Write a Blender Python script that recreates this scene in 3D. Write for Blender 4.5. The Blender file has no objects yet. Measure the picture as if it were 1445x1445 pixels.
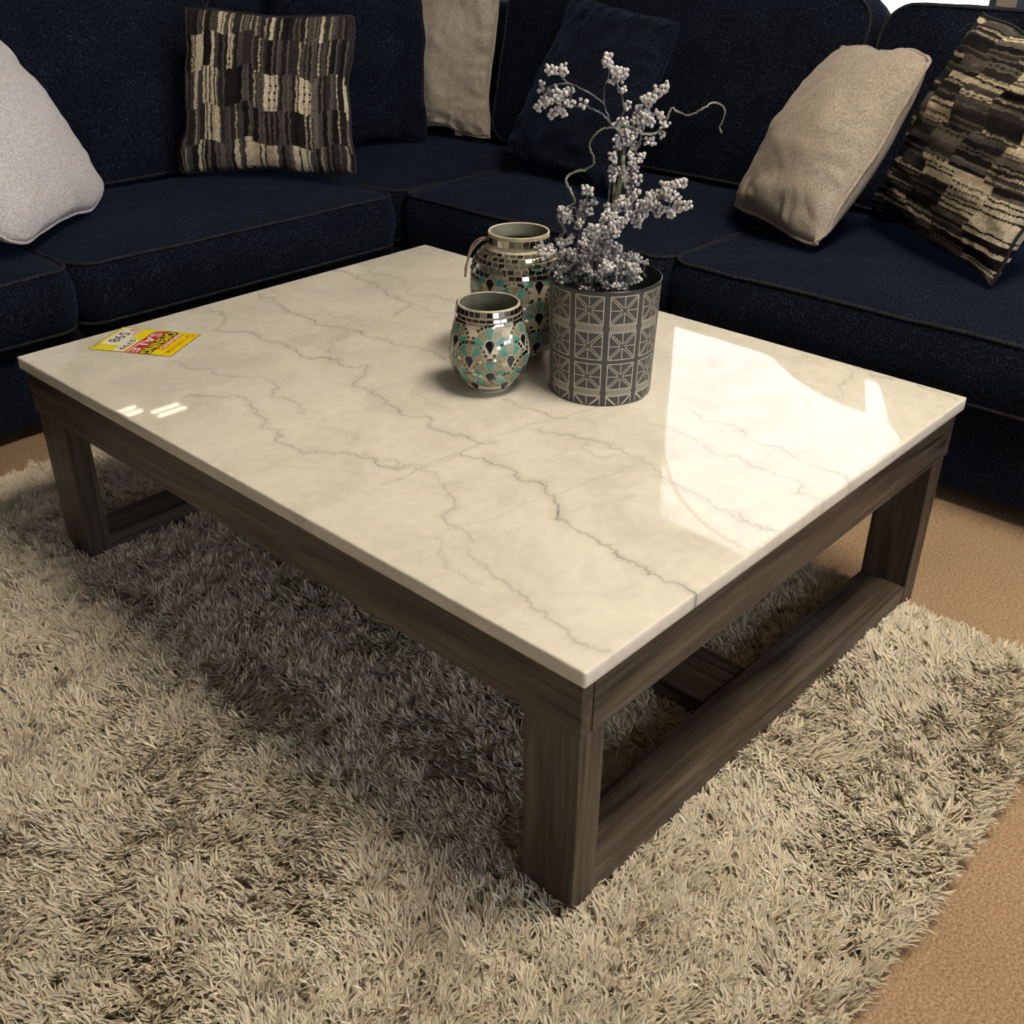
import bpy, bmesh, math, random
import numpy as np
from mathutils import Vector, Matrix
random.seed(7); rng = np.random.default_rng(7)
PI = math.pi
SC = bpy.context.scene
COL = SC.collection

# ------------------------------------------------------------------ camera (solved from the table's corners)
CR = np.array([[0.6793911, -0.7337566, 0.0053968], [-0.3622948, -0.3418294, -0.8671188], [0.6380989, 0.5871576, -0.4980721]])
CC = np.array([-0.7827555, -0.6014051, 1.2434062]); FPX = 1494.17
cam = bpy.data.objects.new('camera', bpy.data.cameras.new('camera')); COL.objects.link(cam)
cam.data.sensor_width = 36; cam.data.lens = FPX / 1445 * 36; cam.data.clip_start = 0.02; cam.data.clip_end = 200
M = Matrix(((CR[0][0], -CR[1][0], -CR[2][0], CC[0]), (CR[0][1], -CR[1][1], -CR[2][1], CC[1]), (CR[0][2], -CR[1][2], -CR[2][2], CC[2]), (0, 0, 0, 1)))
cam.matrix_world = M
SC.camera = cam

def ray(u, v): return CR.T @ np.array([(u - 722.5) / FPX, (v - 722.5) / FPX, 1.0])
def onz(u, v, z): d = ray(u, v); return CC + d * (z - CC[2]) / d[2]
def proj(P):
    c = (np.atleast_2d(P) - CC) @ CR.T
    return 722.5 + FPX * c[:, 0] / c[:, 2], 722.5 + FPX * c[:, 1] / c[:, 2], c[:, 2]

# ------------------------------------------------------------------ object helpers
def tag(o, label=None, cat=None, group=None, kind=None):
    if label: o['label'] = label
    if cat: o['category'] = cat
    if group: o['group'] = group
    if kind: o['kind'] = kind
    return o
def empty(name, loc=(0, 0, 0), rz=0.0, label=None, cat=None, group=None):
    o = bpy.data.objects.new(name, None); COL.objects.link(o); o.location = loc; o.rotation_euler = (0, 0, rz)
    o.empty_display_size = 0.05
    return tag(o, label, cat, group)
def link(name, me, mats, parent=None, world=True, smooth=True):
    o = bpy.data.objects.new(name, me); COL.objects.link(o)
    if mats is not None:
        for m in (mats if isinstance(mats, (list, tuple)) else [mats]): me.materials.append(m)
    if parent is not None:
        o.parent = parent
        if world:
            bpy.context.view_layer.update()
            o.matrix_parent_inverse = parent.matrix_world.inverted()
    return o
def npmesh(name, V, F, mi=None, smooth=True):
    """V (n,3), F (m,k) with constant k"""
    me = bpy.data.meshes.new(name); V = np.asarray(V, np.float32); F = np.asarray(F, np.int32)
    n, k = F.shape
    me.vertices.add(len(V)); me.vertices.foreach_set('co', V.ravel())
    me.loops.add(n * k); me.loops.foreach_set('vertex_index', F.ravel())
    me.polygons.add(n); me.polygons.foreach_set('loop_start', np.arange(0, n * k, k, dtype=np.int32))
    try: me.polygons.foreach_set('loop_total', np.full(n, k, np.int32))
    except Exception: pass
    me.polygons.foreach_set('use_smooth', np.full(n, smooth, bool))
    if mi is not None: me.polygons.foreach_set('material_index', np.asarray(mi, np.int32))
    me.update(calc_edges=True); me.validate()
    return me
class MB:
    """collects faces of one part"""
    def __init__(s): s.v = []; s.f = []; s.m = []; s.s = []
    def add(s, V, F, mi=0, sm=True):
        b = len(s.v); s.v += [tuple(map(float, p)) for p in V]
        for f in F: s.f.append([b + int(i) for i in f]); s.m.append(mi); s.s.append(sm)
    def build(s, name, mats, parent=None, world=True):
        me = bpy.data.meshes.new(name); me.from_pydata(s.v, [], s.f)
        me.polygons.foreach_set('material_index', s.m); me.polygons.foreach_set('use_smooth', s.s); me.update()
        return link(name, me, mats, parent, world)
def bevel_box(name, lo, hi, mat, parent=None, bev=0.002, seg=2, world=True):
    bm = bmesh.new(); bmesh.ops.create_cube(bm, size=1)
    lo = np.array(lo, float); hi = np.array(hi, float)
    for v in bm.verts: v.co = Vector([(lo[i] + hi[i]) / 2 + v.co[i] * (hi[i] - lo[i]) for i in range(3)])
    if bev > 0: bmesh.ops.bevel(bm, geom=bm.edges[:], offset=bev, segments=seg, affect='EDGES', profile=0.5)
    me = bpy.data.meshes.new(name); bm.to_mesh(me); bm.free()
    if bev > 0:
        for p in me.polygons: p.use_smooth = False
    return link(name, me, mat, parent, world)
def tube(pts, rad, n=8, cap=True, closed=False):
    P = np.array(pts, float); N = len(P); rad = np.full(N, rad) if np.isscalar(rad) else np.array(rad)
    T = np.gradient(P, axis=0) if not closed else (np.roll(P, -1, 0) - np.roll(P, 1, 0))
    T /= np.linalg.norm(T, axis=1)[:, None] + 1e-12
    u = np.cross(T[0], [0, 0, 1.0]);
    if np.linalg.norm(u) < 1e-3: u = np.cross(T[0], [1.0, 0, 0])
    u /= np.linalg.norm(u); V = []; 
    for i in range(N):
        u = u - T[i] * (u @ T[i]); u /= np.linalg.norm(u) + 1e-12; w = np.cross(T[i], u)
        for k in range(n):
            a = 2 * PI * k / n; V.append(P[i] + rad[i] * (math.cos(a) * u + math.sin(a) * w))
    F = []
    for i in range(N if closed else N - 1):
        j = (i + 1) % N
        for k in range(n): F.append([i * n + k, i * n + (k + 1) % n, j * n + (k + 1) % n, j * n + k])
    if cap and not closed: F.append(list(range(n))[::-1]); F.append([(N - 1) * n + k for k in range(n)])
    return V, F
def lathe(mb, prof, c, n=64, mi=0, sm=True):
    V = []; F = []
    for r, z in prof:
        for k in range(n): a = 2 * PI * k / n; V.append((c[0] + r * math.cos(a), c[1] + r * math.sin(a), c[2] + z))
    for i in range(len(prof) - 1):
        for k in range(n): F.append([i * n + k, i * n + (k + 1) % n, (i + 1) * n + (k + 1) % n, (i + 1) * n + k])
    mb.add(V, F, mi, sm)
def spline(pts, m=6):
    P = np.array(pts, float); P = np.vstack([2 * P[0] - P[1], P, 2 * P[-1] - P[-2]]); out = []
    for i in range(1, len(P) - 2):
        for k in range(m):
            t = k / m; a, b, c, d = P[i - 1], P[i], P[i + 1], P[i + 2]
            out.append(0.5 * (2 * b + (c - a) * t + (2 * a - 5 * b + 4 * c - d) * t * t + (3 * b - a - 3 * c + d) * t ** 3))
    out.append(P[-2]); return np.array(out)
def vnoise(x, y, seed=0):
    x = np.asarray(x, float); y = np.asarray(y, float)
    xi = np.floor(x).astype(np.int64); yi = np.floor(y).astype(np.int64); fx = x - xi; fy = y - yi
    fx = fx * fx * (3 - 2 * fx); fy = fy * fy * (3 - 2 * fy)
    def h(a, b):
        n = (a * 374761393 + b * 668265263 + seed * 1442695041) & 0xffffffff
        n = ((n ^ (n >> 13)) * 1274126177) & 0xffffffff
        return ((n ^ (n >> 16)) & 0xffff) / 65535.0
    return (h(xi, yi) * (1 - fx) + h(xi + 1, yi) * fx) * (1 - fy) + (h(xi, yi + 1) * (1 - fx) + h(xi + 1, yi + 1) * fx) * fy
def fbm(x, y, seed=0, o=4): return sum(vnoise(x * 2 ** i, y * 2 ** i, seed + i) * 0.5 ** (i + 1) for i in range(o)) / (1 - 0.5 ** o)
def hash1(*a):
    n = 0
    for i, v in enumerate(a): n = (n * 1000003 + np.asarray(v, np.int64) * (7919 + 104 * i) + 12345) & 0xffffffff
    n = ((n ^ (n >> 13)) * 1274126177) & 0xffffffff; n = ((n ^ (n >> 15)) * 2246822519) & 0xffffffff
    return ((n ^ (n >> 16)) & 0xffff) / 65535.0

# ------------------------------------------------------------------ materials
def mat(name):
    m = bpy.data.materials.new(name); m.use_nodes = True; nt = m.node_tree
    b = nt.nodes['Principled BSDF']; return m, nt, b
def N(nt, t, **k):
    n = nt.nodes.new(t)
    for a, v in k.items():
        if a in n.inputs: n.inputs[a].default_value = v
        else: setattr(n, a, v)
    return n
def setp(b, **k):
    for a, v in k.items(): b.inputs[a.replace('_', ' ')].default_value = v
def simple(name, col, rough=0.5, metal=0.0, **k):
    m, nt, b = mat(name); b.inputs['Base Color'].default_value = (*col, 1); setp(b, Roughness=rough, Metallic=metal, **k); return m
def ramp(nt, fac, stops):
    r = N(nt, 'ShaderNodeValToRGB'); nt.links.new(fac, r.inputs['Fac']); e = r.color_ramp.elements
    while len(e) < len(stops): e.new(0.5)
    for i, (p, c) in enumerate(stops): e[i].position = p; e[i].color = (*c, 1)
    return r.outputs['Color']
def coords(nt, scale=(1, 1, 1), kind='Object'):
    tc = N(nt, 'ShaderNodeTexCoord'); mp = N(nt, 'ShaderNodeMapping'); mp.inputs['Scale'].default_value = scale
    nt.links.new(tc.outputs[kind], mp.inputs['Vector']); return mp.outputs['Vector']
def bump(nt, b, h, strength, dist):
    bp = N(nt, 'ShaderNodeBump', Strength=strength, Distance=dist); nt.links.new(h, bp.inputs['Height']); nt.links.new(bp.outputs['Normal'], b.inputs['Normal'])

def fabric_dark():
    m, nt, b = mat('navy_chenille')
    v = coords(nt)
    no = N(nt, 'ShaderNodeTexNoise', Scale=200.0, Detail=2.0, Roughness=0.7); nt.links.new(v, no.inputs['Vector'])
    n2 = N(nt, 'ShaderNodeTexNoise', Scale=9.0, Detail=3.0); nt.links.new(v, n2.inputs['Vector'])
    c1 = ramp(nt, no.outputs['Fac'], [(0.38, (0.0018, 0.0031, 0.0082)), (0.56, (0.0046, 0.0078, 0.0175)), (0.68, (0.036, 0.046, 0.066))])
    c2 = ramp(nt, n2.outputs['Fac'], [(0.3, (0.65, 0.68, 0.75)), (0.7, (1.25, 1.2, 1.15))])
    mx = N(nt, 'ShaderNodeMix', data_type='RGBA', blend_type='MULTIPLY'); mx.inputs[0].default_value = 1
    nt.links.new(c1, mx.inputs[6]); nt.links.new(c2, mx.inputs[7]); nt.links.new(mx.outputs[2], b.inputs['Base Color'])
    setp(b, Roughness=0.95, Sheen_Weight=0.11, Sheen_Roughness=0.4); b.inputs['Sheen Tint'].default_value = (0.22, 0.40, 0.95, 1); b.inputs['Specular IOR Level'].default_value = 0.15
    bump(nt, b, no.outputs['Fac'], 0.9, 0.003)
    return m
def fabric_light(name, a, c):
    m, nt, b = mat(name); v = coords(nt)
    no = N(nt, 'ShaderNodeTexNoise', Scale=190.0, Detail=3.0, Roughness=0.7); nt.links.new(v, no.inputs['Vector'])
    nt.links.new(ramp(nt, no.outputs['Fac'], [(0.34, a), (0.62, c)]), b.inputs['Base Color'])
    setp(b, Roughness=0.95, Sheen_Weight=0.2); b.inputs['Specular IOR Level'].default_value = 0.15
    bump(nt, b, no.outputs['Fac'], 0.6, 0.002); return m
def vcol_mat(name, rough=0.9, attr='Col', spec=0.2, sheen=0.0, bumpscale=0):
    m, nt, b = mat(name); at = N(nt, 'ShaderNodeAttribute', attribute_name=attr)
    nt.links.new(at.outputs['Color'], b.inputs['Base Color']); setp(b, Roughness=rough, Sheen_Weight=sheen); b.inputs['Specular IOR Level'].default_value = spec
    if bumpscale:
        no = N(nt, 'ShaderNodeTexNoise', Scale=bumpscale, Detail=2.0); nt.links.new(coords(nt), no.inputs['Vector']); bump(nt, b, no.outputs['Fac'], 0.6, 0.002)
    return m
def wood(axis):
    m, nt, b = mat('oak_grain_' + axis)
    s = {'x': (1.3, 26, 26), 'y': (26, 1.3, 26), 'z': (26, 26, 1.3)}[axis]
    v = coords(nt, s)
    n1 = N(nt, 'ShaderNodeTexNoise', Scale=2.2, Detail=6.0, Roughness=0.62, Distortion=0.7); nt.links.new(v, n1.inputs['Vector'])
    v2 = coords(nt, tuple(q * 0.32 for q in s))
    n2 = N(nt, 'ShaderNodeTexNoise', Scale=2.0, Detail=2.0, Distortion=0.4); nt.links.new(v2, n2.inputs['Vector'])
    ml = N(nt, 'ShaderNodeMath', operation='MULTIPLY'); ml.inputs[1].default_value = 9.0; nt.links.new(n2.outputs['Fac'], ml.inputs[0])
    fr = N(nt, 'ShaderNodeMath', operation='PINGPONG'); fr.inputs[1].default_value = 0.5; nt.links.new(ml.outputs[0], fr.inputs[0])
    ad = N(nt, 'ShaderNodeMath', operation='MULTIPLY_ADD'); ad.inputs[1].default_value = 0.35; nt.links.new(fr.outputs[0], ad.inputs[0]); nt.links.new(n1.outputs['Fac'], ad.inputs[2])
    nt.links.new(ramp(nt, ad.outputs[0], [(0.40, (0.014, 0.010, 0.008)), (0.50, (0.050, 0.036, 0.026)), (0.62, (0.072, 0.055, 0.040)), (0.80, (0.125, 0.100, 0.074))]), b.inputs['Base Color'])
    setp(b, Roughness=0.42); b.inputs['Specular IOR Level'].default_value = 0.4
    bump(nt, b, n1.outputs['Fac'], 0.25, 0.001); return m
def marble():
    m, nt, b = mat('polished_marble'); v = coords(nt)
    at = N(nt, 'ShaderNodeAttribute', attribute_name='vein')
    n1 = N(nt, 'ShaderNodeTexNoise', Scale=5.0, Detail=5.0, Roughness=0.6, Distortion=0.8); nt.links.new(v, n1.inputs['Vector'])
    base = ramp(nt, n1.outputs['Fac'], [(0.32, (0.68, 0.65, 0.57)), (0.5, (0.78, 0.745, 0.655)), (0.68, (0.83, 0.79, 0.70))])
    n2 = N(nt, 'ShaderNodeTexNoise', Scale=60.0, Detail=4.0); nt.links.new(v, n2.inputs['Vector'])
    base2 = ramp(nt, n2.outputs['Fac'], [(0.3, (0.93, 0.93, 0.93)), (0.6, (1, 1, 1))])
    mm = N(nt, 'ShaderNodeMix', data_type='RGBA', blend_type='MULTIPLY'); mm.inputs[0].default_value = 1; nt.links.new(base, mm.inputs[6]); nt.links.new(base2, mm.inputs[7])
    mx = N(nt, 'ShaderNodeMix', data_type='RGBA'); nt.links.new(at.outputs['Fac'], mx.inputs[0]); nt.links.new(mm.outputs[2], mx.inputs[6]); mx.inputs[7].default_value = (0.22, 0.20, 0.175, 1)
    nt.links.new(mx.outputs[2], b.inputs['Base Color']); setp(b, Roughness=0.025, IOR=1.55); return m
def carpet():
    m, nt, b = mat('tan_carpet'); v = coords(nt)
    n1 = N(nt, 'ShaderNodeTexNoise', Scale=220.0, Detail=3.0, Roughness=0.7); nt.links.new(v, n1.inputs['Vector'])
    n2 = N(nt, 'ShaderNodeTexNoise', Scale=2.5, Detail=5.0); nt.links.new(v, n2.inputs['Vector'])
    c1 = ramp(nt, n1.outputs['Fac'], [(0.3, (0.23, 0.145, 0.085)), (0.5, (0.43, 0.295, 0.185)), (0.7, (0.60, 0.45, 0.31))])
    c2 = ramp(nt, n2.outputs['Fac'], [(0.3, (0.88, 0.86, 0.83)), (0.7, (1.05, 1.05, 1.05))])
    mm = N(nt, 'ShaderNodeMix', data_type='RGBA', blend_type='MULTIPLY'); mm.inputs[0].default_value = 1; nt.links.new(c1, mm.inputs[6]); nt.links.new(c2, mm.inputs[7])
    nt.links.new(mm.outputs[2], b.inputs['Base Color']); setp(b, Roughness=1.0); b.inputs['Specular IOR Level'].default_value = 0.1
    bump(nt, b, n1.outputs['Fac'], 1.0, 0.004); return m
def noisy(name, a, c, scale, rough=0.8, spec=0.3):
    m, nt, b = mat(name); n = N(nt, 'ShaderNodeTexNoise', Scale=scale, Detail=4.0); nt.links.new(coords(nt), n.inputs['Vector'])
    nt.links.new(ramp(nt, n.outputs['Fac'], [(0.35, a), (0.65, c)]), b.inputs['Base Color']); setp(b, Roughness=rough); b.inputs['Specular IOR Level'].default_value = spec; return m
def pane_glass():
    m = bpy.data.materials.new('window_glass'); m.use_nodes = True; nt = m.node_tree; nt.nodes.clear()
    o = N(nt, 'ShaderNodeOutputMaterial'); t = N(nt, 'ShaderNodeBsdfTransparent'); g = N(nt, 'ShaderNodeBsdfGlossy', Roughness=0.0); f = N(nt, 'ShaderNodeFresnel', IOR=1.45)
    mx = N(nt, 'ShaderNodeMixShader'); nt.links.new(f.outputs[0], mx.inputs[0]); nt.links.new(t.outputs[0], mx.inputs[1]); nt.links.new(g.outputs[0], mx.inputs[2]); nt.links.new(mx.outputs[0], o.inputs[0]); return m
def emit(name, col, s):
    m = bpy.data.materials.new(name); m.use_nodes = True; nt = m.node_tree; nt.nodes.clear()
    o = N(nt, 'ShaderNodeOutputMaterial'); e = N(nt, 'ShaderNodeEmission', Strength=s); e.inputs['Color'].default_value = (*col, 1); nt.links.new(e.outputs[0], o.inputs[0]); return m

NAVY = fabric_dark()
BEIGE = fabric_light('oatmeal_weave', (0.31, 0.265, 0.215), (0.54, 0.475, 0.40))
PALE = fabric_light('pale_weave', (0.47, 0.44, 0.45), (0.80, 0.77, 0.79))
WX, WY, WZ = wood('x'), wood('y'), wood('z')
MARBLE = marble(); CARPET = carpet()
WALL = noisy('warm_wall_paint', (0.50, 0.44, 0.35), (0.56, 0.49, 0.39), 3.0)
CEIL = noisy('ceiling_tile', (0.46, 0.42, 0.34), (0.54, 0.49, 0.40), 40.0)
FRAME = simple('dark_frame', (0.10, 0.13, 0.20), 0.4)
GLASS = pane_glass()
YELLOW = simple('yellow_card', (0.95, 0.78, 0.0), 0.35); WHITEC = simple('white_card', (0.85, 0.84, 0.78), 0.4)
BLACKC = simple('black_print', (0.02, 0.018, 0.012), 0.5); REDC = simple('red_print', (0.55, 0.02, 0.04), 0.4); ORNG = simple('orange_print', (0.80, 0.20, 0.0), 0.4)

# ------------------------------------------------------------------ room
RX0, RX1, RY0, RY1, RZ = -5.0, 4.0, -5.0, 8.0, 3.2
def struct(o): o['kind'] = 'structure'; return o
struct(bevel_box('floor', (RX0, RY0, -0.1), (RX1, RY1, 0), CARPET, bev=0))
struct(bevel_box('ceiling', (RX0, RY0, RZ), (RX1, RY1, RZ + 0.1), CEIL, bev=0))
def wall_with_openings(name, axis, pos, th, a0, a1, openings):
    mb = MB()
    def bx(u0, u1, z0, z1):
        if u1 - u0 < 1e-4 or z1 - z0 < 1e-4: return
        if axis == 'x': lo, hi = (pos, u0, z0), (pos + th, u1, z1)
        else: lo, hi = (u0, pos, z0), (u1, pos + th, z1)
        V = [(x, y, z) for x in (lo[0], hi[0]) for y in (lo[1], hi[1]) for z in (lo[2], hi[2])]
        mb.add(V, [(0, 1, 3, 2), (4, 6, 7, 5), (0, 4, 5, 1), (2, 3, 7, 6), (0, 2, 6, 4), (1, 5, 7, 3)], 0, False)
    c = a0
    for (u0, u1, z0, z1) in sorted(openings):
        bx(c, u0, 0, RZ); bx(u0, u1, 0, z0); bx(u0, u1, z1, RZ); c = u1
    bx(c, a1, 0, RZ)
    return struct(mb.build(name, WALL))
W_RIGHT = [(-1.6, 1.10, 0.22, 1.55), (1.17, 2.66, 0.22, 3.06)]
W_FRONT = [(-3.6, -0.4, 0.25, 2.9), (0.0, 3.2, 0.25, 2.9)]
wall_with_openings('wall_right', 'x', RX1, 0.12, RY0, RY1, W_RIGHT)
wall_with_openings('wall_front', 'y', RY0 - 0.12, 0.12, RX0, RX1, W_FRONT)
wall_with_openings('wall_back', 'y', RY1, 0.12, RX0, RX1, [])
wall_with_openings('wall_left', 'x', RX0 - 0.12, 0.12, RY0, RY1, [])
wi = 0
for ax, lst, pos in (('x', W_RIGHT, RX1 + 0.03), ('y', W_FRONT, RY0 - 0.07)):
    for (a0, a1, z0, z1) in lst:
        wi += 1; w = struct(empty('window_%d' % wi, (pos, (a0 + a1) / 2, z0) if ax == 'x' else ((a0 + a1) / 2, pos, z0)))
        fw = 0.04
        def fb(nm, u0, u1, q0, q1, t0, t1, m):
            lo, hi = ((pos + t0, u0, q0), (pos + t1, u1, q1)) if ax == 'x' else ((u0, pos + t0, q0), (u1, pos + t1, q1))
            return bevel_box(nm, lo, hi, m, w, bev=0.0)
        mb = MB()
        for (u0, u1, q0, q1) in ((a0, a0 + fw, z0, z1), (a1 - fw, a1, z0, z1), (a0 + fw, a1 - fw, z0, z0 + fw), (a0 + fw, a1 - fw, z1 - fw, z1)):
            lo, hi = ((pos, u0, q0), (pos + 0.05, u1, q1)) if ax == 'x' else ((u0, pos, q0), (u1, pos + 0.05, q1))
            V = [(x, y, z) for x in (lo[0], hi[0]) for y in (lo[1], hi[1]) for z in (lo[2], hi[2])]
            mb.add(V, [(0, 1, 3, 2), (4, 6, 7, 5), (0, 4, 5, 1), (2, 3, 7, 6), (0, 2, 6, 4), (1, 5, 7, 3)], 0, False)
        mb.build('window_frame', FRAME, w)
        fb('window_pane', a0 + fw, a1 - fw, z0 + fw, z1 - fw, 0.02, 0.026, GLASS)
struct(bevel_box('ground', (-40, -40, -0.35), (60, 40, -0.11), noisy('bright_pavement', (0.62, 0.62, 0.62), (0.74, 0.74, 0.73), 0.6), bev=0))

# ceiling lights: (x, y)
LAMP = emit('lamp_diffuser', (1.0, 0.88, 0.69), 36.0)
TUBE = emit('tube_light', (1.0, 0.84, 0.6), 6.0)
TRIMW = simple('white_trim', (0.7, 0.7, 0.66), 0.4)
lights = [(0.8, -0.5), (2.4, -1.6), (-0.75, 0.35), (-1.2, -2.0), (-2.4, 3.6), (0.6, -2.3), (-2.6, -3.6), (-2.6, -0.8), (-2.0, 1.7)]
small = [(2.76, 6.82), (3.03, 6.62)]
first = None
words = ['over the near end of the rug', 'near the low window', 'over the long left side of the table', 'above and behind the camera place', 'behind the left end of the sofa', 'over the carpet in front of the rug', 'in the front left part of the room', 'over the left side of the carpet', 'over the far left part of the rug']
for i, (x, y) in enumerate(lights):
    if first is None:
        lt = empty('ceiling_light', (x, y, RZ)); first = lt
        bevel_box('light_frame', (x - 0.64, y - 0.34, RZ - 0.03), (x + 0.64, y + 0.34, RZ - 0.001), TRIMW, lt, bev=0.004)
        bevel_box('diffuser', (x - 0.6, y - 0.3, RZ - 0.036), (x + 0.6, y + 0.3, RZ - 0.028), LAMP, lt, bev=0)
    else:
        lt = first.copy(); COL.objects.link(lt); lt.location = (x, y, RZ)
        for ch in first.children: c = ch.copy(); COL.objects.link(c); c.parent = lt
    tag(lt, 'flat rectangular ceiling light ' + words[i], 'ceiling light', 'ceiling lights of the showroom')
for i, (x, y) in enumerate(small):
    lt = empty('strip_light', (x, y, RZ)); tag(lt, 'narrow strip light on the far ceiling, ' + ('the farther one' if i == 0 else 'the nearer one'), 'strip light', 'strip lights on the far ceiling')
    bevel_box('light_frame', (x - 0.17, y - 0.08, RZ - 0.012), (x + 0.17, y + 0.08, RZ - 0.001), TRIMW, lt, bev=0.002)
    for k in (0, 1):
        bevel_box('light_tube', (x - 0.12, y - 0.06 + k * 0.10, RZ - 0.03), (x + 0.12, y - 0.04 + k * 0.10, RZ - 0.011), TUBE, lt, bev=0)

# ------------------------------------------------------------------ coffee table
LX, LY, H = 1.1081, 1.4571, 0.46
TT = 0.0248; AP = 0.1164; INS = 0.012; LW, LD = 0.050, 0.095
table = empty('coffee_table', (LX / 2, LY / 2, 0.012)); tag(table, 'low rectangular coffee table with a white marble top and grey-brown oak frame', 'coffee table')
def vein_lines():
    A = lambda L: [(180 + x / 2.779, 340 + y / 2.779) for x, y in L]
    B = lambda L: [(540 + x / 2.58, 540 + y / 2.58) for x, y in L]
    C = lambda L: [(860 + x / 2.47, 400 + y / 2.47) for x, y in L]
    out = []
    def a(L, w, s, j=1.0): out.append(([onz(u, v, H)[:2] for u, v in L], w, s, j))
    a(A([(245, 272), (375, 320), (470, 355), (510, 380), (600, 400), (660, 425), (680, 452), (760, 455), (820, 462), (850, 490), (930, 518), (880, 565), (950, 585), (1000, 620), (1060, 660), (1100, 688), (1185, 690), (1180, 725), (1260, 755), (1340, 775), (1400, 795), (1440, 790)]), 2.2, .62)
    a(A([(520, 210), (600, 250), (650, 285), (720, 310), (820, 335), (890, 350), (920, 370), (1000, 385), (1080, 405), (1160, 425), (1240, 465)]), 2.4, .5)
    a(A([(800, 115), (900, 150), (1000, 190), (1060, 220), (1110, 250)]), 2.4, .5); a(A([(900, 90), (980, 130), (1080, 175), (1090, 205), (1200, 215), (1290, 235), (1340, 255)]), 2.4, .42)
    a(A([(1110, 250), (1080, 275), (1040, 295)]), 2, .4); a(A([(1110, 250), (1200, 280), (1300, 300)]), 2, .25)
    a(A([(180, 470), (240, 500), (330, 520), (470, 540), (570, 555), (595, 580), (560, 608), (640, 620), (680, 640), (690, 680)]), 2.2, .42)
    a(A([(230, 610), (350, 615), (480, 640), (500, 675), (540, 700), (605, 740), (590, 790), (650, 810), (800, 830), (960, 850), (1010, 885), (1080, 890), (1150, 880)]), 2.3, .5)
    a(A([(1060, 940), (1150, 890), (1300, 830), (1440, 780)]), 1.2, .4, .2); a(A([(580, 880), (700, 895), (850, 900), (980, 915)]), 2, .16)
    a(A([(890, 350), (800, 400), (790, 440)]), 2, .38); a(A([(560, 190), (700, 240), (900, 300), (1000, 350)]), 2, .2); a(A([(680, 640), (740, 720), (850, 800)]), 2, .14)
    a(A([(950, 585), (1050, 560), (1200, 640), (1330, 660)]), 2.5, .14)
    a(A([(1030, 30), (1120, 22), (1200, 40), (1240, 46)]), 7, .26); a(A([(1130, 30), (1200, 28), (1245, 42)]), 3, .4)
    a(B([(280, 258), (370, 275), (430, 300), (480, 340), (590, 375), (620, 410), (640, 460), (640, 500), (720, 545), (790, 590), (850, 610), (890, 645), (960, 670), (1010, 710), (1100, 745), (1140, 775)]), 2.2, .62)
    a(B([(440, 60), (480, 85), (560, 100), (610, 125), (670, 128)]), 2.2, .5)
    a(B([(570, 170), (640, 190), (740, 205), (820, 220), (900, 265), (950, 290), (1010, 340), (1080, 380), (1150, 410), (1250, 470), (1350, 520), (1440, 540)]), 2.4, .45)
    a(B([(0, 370), (130, 318), (300, 245), (480, 175), (600, 140), (690, 115), (780, 90)]), 1.2, .38, .25)
    a(B([(130, 318), (220, 370), (260, 420), (240, 470), (215, 490), (250, 520), (310, 545), (330, 580)]), 2.6, .38)
    a(B([(190, 560), (200, 620), (230, 670), (300, 710), (380, 740)]), 2.6, .26)
    a(B([(310, 600), (350, 660), (400, 700), (450, 730), (500, 770), (560, 830), (620, 870), (680, 900), (720, 950), (780, 970), (830, 975)]), 3, .38)
    a(B([(200, 560), (250, 525), (420, 490), (600, 420), (770, 350), (920, 300)]), 1.1, .3, .2); a(B([(120, 655), (330, 580), (640, 480), (850, 430), (950, 410)]), 1.1, .2, .2)
    a(B([(740, 205), (860, 260), (950, 300)]), 2, .3); a(B([(-60, 250), (0, 285), (60, 310), (130, 318)]), 2.2, .35); a(B([(280, 258), (200, 235), (120, 260)]), 1.5, .15)
    a(C([(490, 130), (620, 180), (760, 260), (830, 280), (890, 300), (920, 325), (1000, 330), (1080, 350), (1170, 390), (1210, 405)]), 2.6, .5)
    a(C([(830, 280), (850, 310), (800, 360), (795, 400)]), 4, .26); a(C([(280, 440), (370, 480), (480, 540), (600, 570), (640, 610), (720, 640), (830, 690)]), 2.4, .4)
    a(C([(190, 500), (330, 560), (450, 600), (540, 650), (640, 680), (760, 770)]), 2.4, .36); a(C([(180, 690), (290, 730), (380, 790), (500, 840), (580, 865)]), 2.4, .36)
    a(C([(600, 570), (520, 620), (660, 600), (720, 520)]), 2, .22); a(C([(300, 560), (400, 510)]), 1.2, .25, .3)
    return out
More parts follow.
